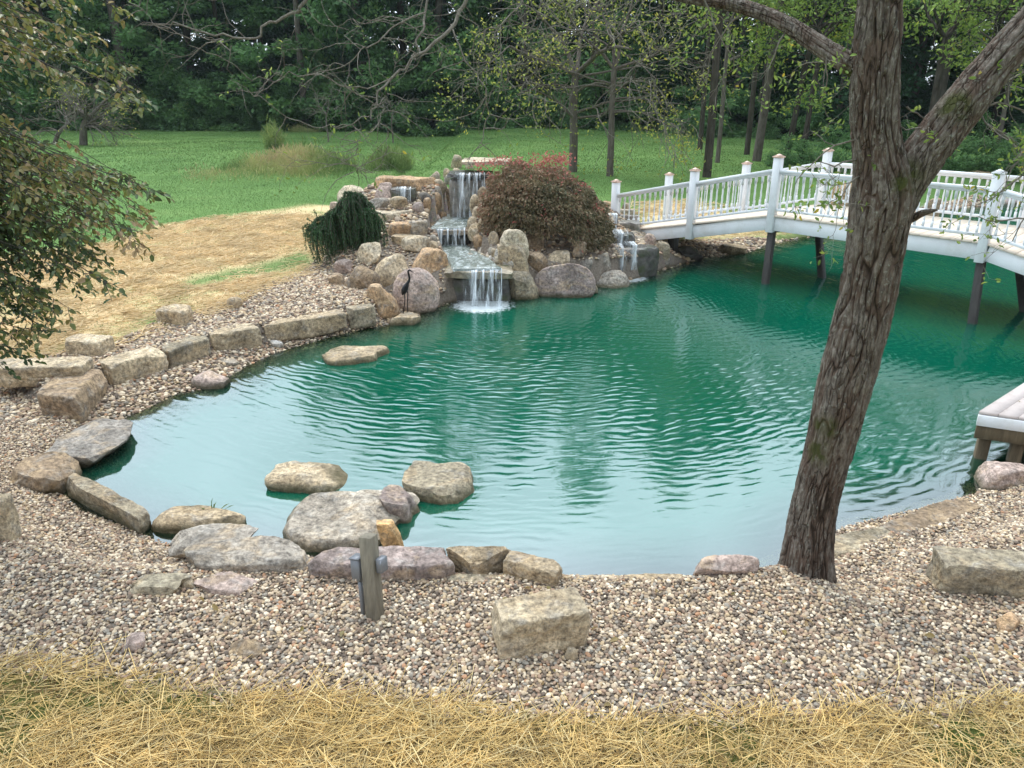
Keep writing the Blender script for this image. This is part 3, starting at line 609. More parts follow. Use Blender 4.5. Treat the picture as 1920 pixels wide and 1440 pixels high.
st = [(803,321,826,338,'pink'),(813,336,840,352,'sand'),(813,349,828,362,'char'),(827,350,844,367,'brown'),(830,316,846,329,'tan'),(832,328,848,342,'grey'),(847,315,868,330,'tan'),
      (781,359,809,375,'dark'),(807,361,829,381,'orange'),(791,371,809,388,'orange'),(771,379,798,395,'purple'),(797,383,820,400,'orange'),(819,382,833,400,'sand'),(798,400,826,414,'pink'),
      (824,397,841,411,'orange'),(827,367,845,383,'tan'),(872,300,888,313,'light'),(884,387,911,406,'tan'),(910,385,928,403,'brown'),(875,406,896,421,'sand'),(875,419,917,440,'sand'),
      (895,405,930,428,'tan'),(885,437,913,455,'orange'),(915,434,936,453,'tan'),(871,437,888,456,'pink'),(925,464,947,485,'white'),(930,405,958,425,'brown'),(936,425,955,440,'tan'),(880,365,900,388,'tan'),(895,350,915,372,'brown'),
      (787,445,806,458,'tan'),(804,440,820,452,'grey'),(800,452,822,466,'tan')]
for u0, v0, u1, v1, c in st: rock(u0, v0, u1, v1 + 2, 'boulder' if rng.random() < .5 else 'round', c, 'stacked_stone', 'head-sized rounded stone stacked beside the tall falls', 'rounded stones stacked beside the falls', sink=.07, up=.035, rot=rng.uniform(-30, 30))
rock(844, 291, 867, 316, 'boulder', 'sand', 'stacked_stone', 'topmost standing stone left of the waterfall lip', 'rounded stones stacked beside the falls', sink=.05)
for i in range(42):
    q = rng.uniform(); u = 868 + 78 * q + rng.uniform(-6, 6); v = 452 + 26 * q * .7 + rng.uniform(0, 20); s = rng.uniform(8, 13)
    rock(u, v, u + s * 1.2, v + s, 'round', ['light', 'grey', 'white', 'sand', 'pink'][i % 5], 'cobble', 'fist-sized pale cobble heaped right of the lower stream', 'pale cobbles right of the lower stream', sub=2, sink=.04, up=.03)
# right fall
for u0, v0, u1, v1, c, lab in [(1150,455,1236,504,'dark','wet black block that the small fall runs over'), (1140,434,1192,462,'dark','upper wet block of the small fall'),
      (1157,412,1203,432,'char','lowest of three dark stacked slabs above the small fall'), (1160,402,1200,416,'char','middle of three dark stacked slabs above the small fall'), (1152,392,1192,405,'grey','topmost of three dark stacked slabs above the small fall')]:
    rock(u0, v0, u1, v1, 'block', c, 'wet_slab', lab, 'slabs of the small fall', mat='wet' if c != 'grey' else 'rock', sink=.1, dr=.7, rot=rng.uniform(-8, 8))
rock(1132, 375, 1168, 389, 'slab', 'orange', 'cap_stone', 'orange flat capstone beside the first bridge post', sink=.1)
rock(1166, 381, 1184, 396, 'boulder', 'tan', 'cap_stone', 'tan stone right of the orange capstone', sink=.1)
rock(1231, 452, 1260, 482, 'boulder', 'olive', 'shore_rock', 'mossy brown rock under the bridge end', sink=.05)
rock(1231, 479, 1260, 504, 'boulder', 'char', 'shore_rock', 'grey rock at the water below the mossy brown one')
rock(1208, 438, 1231, 462, 'boulder', 'pink', 'shore_rock', 'pinkish stone above the wet black block', sink=.05)
rock(1270, 462, 1320, 490, 'boulder', 'dark', 'shore_rock', 'dark rock in the shade under the bridge', mat='wet')
rock(1345, 455, 1405, 478, 'slab', 'tan', 'shore_rock', 'low tan rock at the water under the bridge')
for i in range(30):
    u = 1180 + rng.uniform(0, 28); v = 424 + (u - 1180) * .5 + rng.uniform(0, 22); s = rng.uniform(6, 10)
    rock(u, v, u + s * 1.4, v + s * .8, 'round', ['brown', 'tan', 'pink', 'grey'][i % 4], 'cobble', 'small flat cobble in the heap right of the small fall', 'cobbles heaped right of the small fall', sub=2, sink=.03)

# ------------------------------------------------------------------ falls and stream
def fall_mat():
    t = NT('falling_water', .15, .5); uv = t.attr('uvw', out='Vector'); mpp = t.node('ShaderNodeMapping'); mpp.inputs['Scale'].default_value = (26, 1.6, 1); t.l.new(uv, mpp.inputs[0])
    mq = t.node('ShaderNodeMapping'); mq.inputs['Scale'].default_value = (9, .5, 1); t.l.new(uv, mq.inputs[0]); n = t.math('ADD', t.noise(mpp.outputs[0], 1, 6, .7, .3), t.math('MULTIPLY', t.math('SUBTRACT', t.noise(mq.outputs[0], 1, 2, .5), .5), .7)); a = t.ramp(n, [(.44, .02), (.54, .3), (.64, .97)]); t.col(t.ramp(n, [(.4, (.45, .52, .54)), (.65, (.88, .92, .95))]))
    tr = t.node('ShaderNodeBsdfTransparent'); m_ = t.node('ShaderNodeMixShader'); t.l.new(a, m_.inputs[0]); t.l.new(tr.outputs[0], m_.inputs[1]); t.l.new(t.b.outputs[0], m_.inputs[2]); t.l.new(m_.outputs[0], t.out.inputs[0])
    t.bump(n, .5, .02); return t.m
M['fall'] = fall_mat()
def stream_mat():
    t = NT('stream_water', .12, .6); p = t.pos((1, .45, 1), False); n = t.noise(p, 9, 6, .7, .8)
    t.col(t.ramp(n, [(.30, (.10, .13, .11)), (.5, (.22, .25, .22)), (.62, (.50, .55, .54)), (.75, (.85, .88, .88))])); t.bump(n, .8, .03); return t.m
M['stream'] = stream_mat()
def curtain(A, B, ztop, zbot, out, parent, name='water_curtain', thick=.012, lip=.12):
    """A, B: the two ends of the lip in plan; the water rolls over the lip and falls, a sheet with two faces"""
    A, B = np.asarray(A, float), np.asarray(B, float); nu, nv = 60, 26; V = []; UV = []
    ab = B - A; n = np.array([ab[1], -ab[0]]); n /= np.linalg.norm(n); n *= 1 if n[1] < 0 else -1
    for sgn in (0, 1):
        for j in range(nv):
            s = j / (nv - 1)
            for i in range(nu):
                u = i / (nu - 1); q = A + ab * u; w = .02 * math.sin(u * 37) + .015 * math.sin(u * 83 + 1)
                if s < .2: f = s / .2; z = ztop + .012 - .01 * f; o = -lip + lip * f
                else: f = (s - .2) / .8; z = ztop - (ztop - zbot) * f; o = out * math.sqrt(f) + w * f
                q = q + n * (o - sgn * thick); V.append((q[0], q[1], z - sgn * thick * (s < .2))); UV.append((u * np.linalg.norm(ab), s * (ztop - zbot + lip), 0))
    I = np.arange(nu * nv).reshape(nv, nu); F = np.stack([I[:-1, :-1], I[:-1, 1:], I[1:, 1:], I[1:, :-1]], -1).reshape(-1, 4)
    F = np.concatenate([F, F[:, ::-1] + nu * nv])
    return link(name, mesh_np(name, V, F, M['fall'], True, dict(uvw=np.array(UV))), parent)
base = PZ(900, 565, 0)
L1a, L1b = PY(852, 508, 12.0), PY(941, 506, 12.0); L2a, L2b = PY(806, 430, 13.9), PY(872, 428, 13.9); L3a, L3b = PY(848, 326, 15.0), PY(912, 324, 15.0)
z1, z2, z3 = L1a[2], L2a[2], L3a[2]
wf = empty('waterfall', (base[0], base[1] + .2, 0), 'three-step waterfall running down the rock mound into the pond', 'waterfall')
wf0 = np.array([base[0], base[1] + .2, 0])
def sub(o): o.location = Vector(o.location) - Vector(wf0); return o
def ledge(A, B, back, z, th, name, color='dark', mat='wet', ovh=.1, parent=wf, lab=None):
    c = (A[:2] + B[:2]) / 2; wdt = abs(B[0] - A[0]) / 2 + ovh; V, F = rock_shape((wdt, back / 2, th / 2), 'block', rc[0] + 900, 5); rc[0] += 1
    V = V * (np.array([wdt, back / 2, th / 2]) / np.abs(V).max(0)); me = mesh_np(name, V, F, M[mat]); me.set_sharp_from_angle(angle=R(38))
    o = link(name, me, parent, (c[0], c[1] + back / 2 - .02, z - th / 2)); o.color = (*PAL[color], 1); o['label'] = lab or name; return sub(o)
ledge(L1a, L1b, 1.2, z1, .16, 'spill_ledge', 'olive', 'wet', .18, lab='mossy flat ledge of the lowest fall')
ledge(L1a + [-.1, .22, 0], L1b + [.1, .22, 0], .8, z1 - .15, z1 + .2, 'rock_face', 'dark', lab='black wet wall behind the lowest fall')
ledge(L2a, L2b, 1.0, z2, .13, 'spill_ledge', 'brown', 'wet', .12, lab='dark ledge of the middle fall')
ledge(L2a + [0, .12, 0], L2b + [0, .12, 0], .8, z2 - .12, .5, 'rock_face', 'dark', lab='black stone behind the middle fall')
ledge(L3a, L3b, .8, z3, .10, 'spill_ledge', 'dark', 'wet', .12, lab='thin dark lip of the tallest fall')
ledge(L3a + [0, .14, 0], L3b + [0, .14, 0], .8, z3 - .1, 1.1, 'rock_face', 'char', lab='dark wet wall behind the tallest fall')
ledge(L3a + [.25, .25, .0], L3b + [.35, .25, 0], .8, z3 + .22, .10, 'cap_slab', 'light', 'rock', .1, lab='pale slab capping the top of the fall')
sub(curtain((L1a + (L1b - L1a) * .18)[:2], L1b[:2], z1, .0, .10, wf)); sub(curtain(L2a[:2], L2b[:2], z2, z1 + .03, .05, wf)); sub(curtain(L3a[:2], (L3a + (L3b - L3a) * .95)[:2], z3, z2 + .05, .12, wf))
def pool(poly, z, name='stream_pool', parent=wf):
    poly = np.array(poly); c = poly.mean(0); n = 70; P = [];
    for k in range(n):                                         # rounded outline
        s = k / n * len(poly); i = int(s); P.append(poly[i] * (1 - (s - i)) + poly[(i + 1) % len(poly)] * (s - i))
    P = np.array(P); V = [(*c, z)]; F = []
    for r_ in np.linspace(.2, 1, 9):
        for q in P: V.append((*(c + (q - c) * r_), z + .012 * float(vn(np.array([[q[0] * 5, q[1] * 5, r_ * 4]]), 2)[0])))
    for j in range(n): F.append([0, 1 + j, 1 + (j + 1) % n])
    for a_ in range(8):
        for j in range(n): F.append([1 + a_ * n + j, 1 + (a_ + 1) * n + j, 1 + (a_ + 1) * n + (j + 1) % n, 1 + a_ * n + (j + 1) % n])
    V = np.array(V); lo = V[-n:].copy(); lo[:, 2] -= .08; k0 = len(V); V = np.r_[V, lo]
    for j in range(n): F.append([k0 - n + j, k0 + j, k0 + (j + 1) % n, k0 - n + (j + 1) % n])
    return sub(link(name, mesh_np(name, V, F, M['stream']), parent))
pool([PZ(u, v, z1 + .02)[:2] for u, v in [(850, 505), (940, 503), (915, 482), (880, 462), (868, 450), (815, 452), (835, 475)]], z1 + .02)
pool([PZ(u, v, z2 + .02)[:2] for u, v in [(806, 428), (872, 426), (882, 412), (893, 398), (842, 398), (822, 412)]], z2 + .02)
# the small fall on the right and the black trickle on the left
sf = PZ(1175, 515, 0); wf2 = empty('small_waterfall', (sf[0], sf[1], 0), 'small side waterfall splashing over wet black blocks', 'waterfall')
def put(o, e): o.location = Vector(o.location) - e.location; return o
g1 = G(1170, 505); 
a_, b_ = PY(1150, 464, g1[1] - .02), PY(1170, 466, g1[1] - .02); put(curtain(a_[:2], b_[:2], a_[2], .0, .05, wf2, lip=.3), wf2)
a_, b_ = PY(1172, 460, g1[1] - .04), PY(1196, 462, g1[1] - .02); put(curtain(a_[:2], b_[:2], a_[2], .2, .02, wf2, lip=.3), wf2)
g2 = G(1165, 462); a_, b_ = PY(1146, 437, g2[1]), PY(1178, 438, g2[1]); put(curtain(a_[:2], b_[:2], a_[2], a_[2] - .22, .04, wf2, lip=.3), wf2)
g3 = G(1145, 432); a_, b_ = PY(1136, 402, g3[1]), PY(1158, 404, g3[1]); put(curtain(a_[:2], b_[:2], a_[2], a_[2] - .3, .04, wf2, lip=.1), wf2)
g4 = G(752, 378); a_, b_ = PY(738, 352, g4[1]), PY(770, 356, g4[1]); tr_ = empty('trickle', (g4[0], g4[1], g4[2] - .1), 'thin trickle over black rock beside the triangular stone', 'waterfall')
put(curtain(a_[:2], b_[:2], a_[2], a_[2] - .26, .08, tr_, lip=.1), tr_)
o = ledge(a_, b_, .35, a_[2] - .01, .3, 'rock_face', 'dark', parent=tr_, lab='black rock behind the trickle'); o.location = Vector(o.location) + Vector(wf0) - tr_.location

# ------------------------------------------------------------------ the white footbridge
tdir = np.array([-.69, .72]); tdir /= np.linalg.norm(tdir); wdir = np.array([tdir[1], -tdir[0]]); wdir *= 1 if wdir[1] > 0 else -1
B0 = np.array([4.5, 13.5]); BW = 1.77; MID = 3.32; SEG = [(0, 1.19), (1.62, .84), (3.45, .46)]   # distance along, deck height
def bz(s):                                                     # deck height at s along the left ramp (s>0), the middle (-MID..0), the right ramp
    q = s if s > 0 else (-MID - s if s < -MID else 0)
    return 1.19 - .212 * max(q, 0)
def bp(s, w, z=0): p = B0 + tdir * s + wdir * w; return np.array([p[0], p[1], z])
e0 = bp(-MID / 2, BW / 2, 0); br = empty('footbridge', tuple(e0), 'white arched footbridge with copper-capped posts over the green pond', 'bridge'); E0 = Vector(e0)
T3 = np.array([tdir[0], tdir[1], 0]); W3 = np.array([wdir[0], wdir[1], 0]); Z3 = np.array([0, 0, 1.0])
def bpart(name, mat, mb, smooth=False, parent=br):
    o = mb.build(name, mat, parent, smooth); me = o.data; me.transform(Matrix.Translation(-E0)); return o
stops = [3.45, 1.62, 0, -MID, -MID - 1.62, -MID - 3.45, -MID - 5.0]
bal_me = MB(); prof = [(-.36, .0), (-.36, .017), (-.22, .017), (-.20, .011), (-.19, .016), (-.17, .009), (-.02, .014), (.05, .009), (.12, .013), (.17, .009), (.19, .016), (.20, .011), (.22, .017), (.36, .017)]
for side in (0, 1):
    w = -.02 if side == 0 else BW + .02
    for i, s in enumerate(stops):
        z = bz(s); mid = s in (0, -MID); m_ = MB(); top = z + (.95 if s <= 1.7 and s >= -MID - 1.7 else .98)
        lo = z - (.30 if side == 0 else .22)
        m_.box(bp(s, w, (top + lo) / 2), T3 * .064, W3 * .064, Z3 * (top - lo) / 2, .006)
        pst = bpart('post', M['white'], m_)
        cpm = MB(); c = bp(s, w, top)
        cpm.box(c + Z3 * .008, T3 * .08, W3 * .08, Z3 * .010, .003)
        b4 = [c + Z3 * .018 + a * T3 * .074 + b * W3 * .074 for a, b in ((-1, -1), (1, -1), (1, 1), (-1, 1))]
        cpm.add(b4 + [c + Z3 * .062], [(0, 1, 4), (1, 2, 4), (2, 3, 4), (3, 0, 4), (3, 2, 1, 0)])
        cp = bpart('post_cap', M['copper'] if s > -3 else M['white'], cpm, parent=pst)
    for a, b in zip(stops[:-1], stops[1:]):
        za, zb = bz(a), bz(b); A, Bq = bp(a - .07, w, za), bp(b + .07, w, zb); u = (Bq - A); L = np.linalg.norm(u); u = u / L; c = (A + Bq) / 2; upn = np.cross(u, W3); upn *= np.sign(upn[2])
        for nm, hh, th, wd in (('top_rail', .735, .022, .045), ('bottom_rail', .09, .022, .03)):
            m_ = MB(); m_.box(c + Z3 * hh, u * L / 2, W3 * wd, upn * th, .005)
            if nm == 'top_rail': m_.box(c + Z3 * (hh - .042), u * L / 2, W3 * .022, upn * .02)
            bpart(nm, M['white'], m_)
        n = max(2, int(round(abs(b - a) / .125)))
        for k in range(1, n):
            f = k / n; q = bp(a + (b - a) * f, w, za + (zb - za) * f + .40); m_ = MB()
            m_.box(q + Z3 * .245, T3 * .0165, W3 * .0165, Z3 * .075); m_.box(q - Z3 * .245, T3 * .0165, W3 * .0165, Z3 * .055)
            m_.lathe(q - Z3 * .19, [(0, .016), (.02, .010), (.04, .016), (.06, .010), (.14, .015), (.22, .010), (.30, .014), (.33, .010), (.345, .016), (.365, .012)], 8)
            bpart('baluster', M['white'], m_)
    for a, b in zip(stops[:-1], stops[1:]):                    # fascia boards
        za, zb = bz(a), bz(b); A, Bq = bp(a - .066, w * .97 + (.01 if side == 0 else 0), za - .155), bp(b + .066, w * .97 + (.01 if side == 0 else 0), zb - .155); u = (Bq - A); L = np.linalg.norm(u); u /= L; upn = np.cross(u, W3); upn *= np.sign(upn[2])
        m_ = MB(); m_.box((A + Bq) / 2, u * L / 2, W3 * .02, upn * .115, .004); bpart('fascia_board', M['white'], m_)
for a, b in zip(stops[:-1], stops[1:]):                        # deck boards laid across
    n = int(round((a - b) / .145)); za, zb = bz(a), bz(b); u = bp(b, 0, zb) - bp(a, 0, za); L = np.linalg.norm(u); u /= L; upn = np.cross(u, W3); upn *= np.sign(upn[2])
    for k in range(n):
        f = (k + .5) / n; q = bp(a + (b - a) * f, BW / 2, za + (zb - za) * f - .018); m_ = MB(); m_.box(q, u * (L / n / 2 - .003), W3 * (BW / 2 + .062), upn * .014, .003)
        bpart('deck_board', M['board'], m_)
for w in (.25, BW / 2, BW - .25):
    for a, b in zip(stops[:-1], stops[1:]):
        A, Bq = bp(a, w, bz(a) - .16), bp(b, w, bz(b) - .16); u = Bq - A; L = np.linalg.norm(u); u /= L; upn = np.cross(u, W3); upn *= np.sign(upn[2]); m_ = MB(); m_.box((A + Bq) / 2, u * L / 2, W3 * .02, upn * .11); bpart('joist', M['darkwood'], m_)
for s, w, ox, oz in ((0, 0, 0, 0), (0, BW, 0, 0), (-MID, 0, 0, 0), (-MID, BW, 0, 0)):
    top = bp(s, w + (.05 if w == 0 else -.02), bz(s) - .27)
    ft = {(0, 0): PZ(1435, 532, 0), (0, BW): PZ(1541, 520, 0), (-MID, 0): PZ(1823, 606, 0), (-MID, BW): PZ(1921, 584, 0)}[(s, w)]
    bot = top + (np.array([ft[0], ft[1], 0]) - top) * 1.9; u = bot - top; L = np.linalg.norm(u); u /= L; sx_ = np.cross(u, W3); sx_ /= np.linalg.norm(sx_)
    m_ = MB(); m_.box((top + bot) / 2, u * L / 2, sx_ * .056, np.cross(u, sx_) * .056, .006); bpart('bridge_leg', M['darkwood'], m_)
m_ = MB(); q = bp(2.2, .3, .30); m_.box(q, T3 * .08, W3 * .08, Z3 * .32, .008); bpart('bridge_leg', M['darkwood'], m_)
for s in (0, -MID):
    m_ = MB(); m_.box(bp(s, BW / 2, bz(s) - .285), T3 * .05, W3 * (BW / 2), Z3 * .04, .004); bpart('cross_beam', M['darkwood'], m_)

# ------------------------------------------------------------------ the dock at the right edge
zt = .50; D0 = PZ(1836, 771, zt); D1 = PZ(1921, 717, zt); D2 = PZ(1921, 783, zt); a = (D1 - D0); a /= np.linalg.norm(a); b = (D2 - D0); b /= np.linalg.norm(b)
dk = empty('dock', (D0[0] + 1, D0[1] + .3, 0), 'wooden dock with pale boards and white edge at the right edge', 'dock'); DK = Vector((D0[0] + 1, D0[1] + .3, 0))
def dpart(name, mat, mb, parent=dk): o = mb.build(name, mat, parent); o.data.transform(Matrix.Translation(-DK)); return o
LA, LB = 4.2, 3.2; pb = np.cross(a, Z3); pb /= np.linalg.norm(pb); pb *= 1 if pb[0] > 0 else -1
stepb = .142 / abs(np.dot(b, pb)); n = int(LB / stepb)
for k in range(n):
    c0 = D0 + b * (k * stepb); c1 = D0 + b * ((k + 1) * stepb - .006); V = []
    for z in (-.028, 0):
        for c_, e in ((c0, 0), (c1, 0), (c1, LA), (c0, LA)): V.append(c_ + a * e + Z3 * z)
    m_ = MB(); m_.add(V, [(3, 2, 1, 0), (4, 5, 6, 7), (0, 1, 5, 4), (1, 2, 6, 5), (2, 3, 7, 6), (3, 0, 4, 7)]); dpart('deck_board', M['dock'], m_)
nb_ = np.cross(b, Z3); nb_ /= np.linalg.norm(nb_)
for nm, zc, hh, in_, mt in (('edge_board', -.085, .052, 0, 'white'), ('rim_beam', -.205, .065, .02, 'pier')):
    m_ = MB(); m_.box(D0 + b * LB / 2 + Z3 * (zc) - nb_ * 0 + a * in_, b * LB / 2, nb_ * .018, Z3 * hh, .003); dpart(nm, M[mt], m_)
    m_ = MB(); m_.box(D0 + a * (LA / 2 + .03) + b * .02 + Z3 * zc + b * in_, a * LA / 2, pb * .018, Z3 * hh, .003); dpart(nm, M[mt], m_)
for sa in (.12, 1.5, 3.0):
    for sb in (.06, .33, .95, 2.0, 2.9):
        q = D0 + a * sa + b * sb; zl = -1.2; m_ = MB(); m_.box(np.array([q[0], q[1], (zt - .27 + zl) / 2]), b * .052, np.cross(b, Z3) * .052, Z3 * (zt - .27 - zl) / 2, .005); dpart('dock_leg', M['pier'], m_)
for sb in np.arange(.4, LB, .45):
    m_ = MB(); m_.box(D0 + a * LA / 2 + b * sb + Z3 * -.13, a * (LA / 2 - .05), pb * .018, Z3 * .1); dpart('joist', M['pier'], m_)

# ------------------------------------------------------------------ the outlet post, and the iron heron
g = G(704, 1158); ep = empty('outlet_post', tuple(g), 'leaning grey wooden post with metal outlet box and conduit in near gravel', 'post')
tp = PY(690, 1004, g[1] + .10); ax = (tp - g); L = np.linalg.norm(ax) + .1; ax /= np.linalg.norm(ax); sx_ = np.array([.93, -.36, 0]); sx_ -= ax * (sx_ @ ax); sx_ /= np.linalg.norm(sx_); sy_ = np.cross(ax, sx_)
m_ = MB(); m_.box(ax * (L / 2 - .1), ax * L / 2, sx_ * .041, sy_ * .041, .003); m_.build('timber', M['greywood'], ep)
H_ = L - .1
m_ = MB(); m_.box(ax * (H_ * .60) - sx_ * .088 , ax * .062, sx_ * .030, sy_ * .038, .006); bx_ = m_.build('outlet_box', M['metal'], ep)
m_ = MB(); m_.box(ax * (H_ * .60 + .066) - sx_ * .088, ax * .004, sx_ * .034, sy_ * .042); m_.build('box_lid', M['metal'], bx_)
m_ = MB(); m_.tube([ax * -.06 - sx_ * .083, ax * H_ * .3 - sx_ * .083, ax * (H_ * .60 - .05) - sx_ * .086], [.014, .014, .014], 10); m_.tube([ax * (H_ * .60 - .085) - sx_ * .086, ax * (H_ * .60 - .05) - sx_ * .086], [.019, .019], 10); m_.build('conduit', M['metal'], ep, True)
m_ = MB(); m_.box(ax * (H_ * .66) + sx_ * .070 + sy_ * .01, ax * .045, sx_ * .022, sy_ * .035, .006); m_.build('outlet_box', M['metal'], ep)
m_ = MB(); m_.box(ax * (H_ * .64) - sx_ * .06 - sy_*.0, ax * .012, sx_ * .02, sy_ * .012); m_.tube([ax * (H_ * .70) + sx_ * .08, ax * (H_ * .735) + sx_ * .085 - sy_ * .02, ax * (H_ * .70) + sx_ * .095 - sy_ * .05], [.004] * 3, 6); m_.build('bracket', M['metal'], ep)

g = G(763, 592); hz_ = zdepth(g); k = hz_ / FPX; hr = empty('heron_statue', (g[0], g[1] - .05, max(g[2], 0)), 'slender dark iron heron standing before the round boulder', 'statue')
def hp(u, v, y=0): return np.array([(u - 763) * k, y, (592 - v) * k * 1.03])
V, F = tube_np([smoothpath([hp(757, 552), hp(760, 546), hp(764, 538), hp(768, 530), hp(771, 524)], 14)], [np.array([.004, .014, .028, .040, .047, .050, .048, .044, .038, .030, .023, .017, .013, .010])], 10)
link('body', mesh_np('body', V, F, M['black']), hr)
m_ = MB(); m_.tube(smoothpath([hp(769, 530), hp(772, 522), hp(771, 514), hp(770, 509), hp(772, 506)], 16), np.linspace(.02, .011, 16), 8); m_.tube([hp(771, 507), hp(773, 506), hp(776, 508), hp(781, 511)], [.012, .014, .008, .002], 8); m_.build('neck_and_head', M['black'], hr, True)
for (u1, u2, dy) in ((761, 756, .03), (767, 766, -.03)):
    m_ = MB(); m_.tube([hp(u1 + 1, 545), hp(u1, 562, dy), hp(u2, 592, dy), hp(u2, 600, dy)], [.010, .008, .008, .008], 6)
    for q in (-1, 0, 1): m_.tube([hp(u2, 592, dy), hp(u2 + q * 4, 594, dy - .07)], [.006, .003], 5)
    m_.build('leg', M['black'], hr, True)

# ------------------------------------------------------------------ trees: growth
def leaves(P, N, size, seed, asp=.5, fold=.25, up=.0, axis_=None, six=True):
    """leaf-sized folded faces; P centres, N normals (or None)"""
    r = np.random.default_rng(seed); n = len(P); P = np.asarray(P, float)
    d = r.normal(size=(n, 3)) if axis_ is None else np.asarray(axis_) + .35 * r.normal(size=(n, 3)); d /= np.linalg.norm(d, axis=1)[:, None]
    nn = (r.normal(size=(n, 3)) if N is None else np.asarray(N) + .5 * r.normal(size=(n, 3))) + np.array([0, 0, up]); s = np.cross(d, nn); s /= np.linalg.norm(s, axis=1)[:, None] + 1e-9; nn = np.cross(s, d)
    L = (size * r.uniform(.7, 1.25, n))[:, None]; w = L * asp
    if six:
        V = np.stack([P, P + d * L * .35 + s * w * .5 + nn * w * fold, P + d * L * .75 + s * w * .38 + nn * w * fold * .7, P + d * L - nn * L * .08, P + d * L * .75 - s * w * .38 + nn * w * fold * .7, P + d * L * .35 - s * w * .5 + nn * w * fold, P + d * L * .5], 1)
        F = np.array([[0, 6, 5], [0, 1, 6], [1, 2, 6], [2, 3, 6], [3, 4, 6], [4, 5, 6]]); m = 7
        F = np.array([[0, 1, 2, 6], [6, 2, 3, 3]]) if False else F
    else:
        V = np.stack([P, P + d * L * .5 + s * w * .5, P + d * L, P + d * L * .5 - s * w * .5], 1); F = np.array([[0, 1, 2], [0, 2, 3]]); m = 4
    F = (F[None] + (np.arange(n) * m)[:, None, None]).reshape(-1, 3)
    return V.reshape(-1, 3), F, m
def foliage(name, P, size, tint, mat, parent=None, seed=1, **k):
    V, F, m = leaves(P, k.pop('N', None), size, seed, **k)
    return link(name, mesh_np(name, V, F, mat, False, dict(tint=np.repeat(tint, m))), parent)
def grow(r, start, d, L, rad, depth, out, tips, wander=.25, droop=.0, nch=(3, 5), ratio=.6, spread=(25, 60), mn=.004, seg=7):
    p = np.array(start, float); d = np.array(d, float); d /= np.linalg.norm(d); pts = [p.copy()]; dirs = [d.copy()]; sl = L / seg
    for i in range(seg):
        d = d + wander * r.normal(size=3) / math.sqrt(seg) * 1.3 + np.array([0, 0, -droop / seg]); d /= np.linalg.norm(d); p = p + d * sl; pts.append(p.copy()); dirs.append(d.copy())
    rr = np.linspace(rad, max(rad * (.45 if depth else .25), mn * .6), seg + 1); out.append((np.array(pts), rr, depth))
    if depth == 0: tips.append((np.array(pts), d)); return
    n = r.integers(nch[0], nch[1] + 1)
    for j in range(n):
        f = r.uniform(.25, 1) if j else 1.0; i = min(int(f * seg), seg); dd = dirs[i]; a = R(r.uniform(*spread)); ax = np.cross(dd, r.normal(size=3)); ax /= np.linalg.norm(ax); nd = dd * math.cos(a) + ax * math.sin(a)
        grow(r, pts[i], nd, L * ratio * r.uniform(.7, 1.2), max(rr[i] * .62, mn), depth - 1, out, tips, wander, droop, nch, ratio, spread, mn, seg)
def wood(name, paths, mat, parent, n=5):
    V, F = tube_np([p for p, r_ in paths], [r_ for p, r_ in paths], n); return link(name, mesh_np(name, V, F, mat), parent)

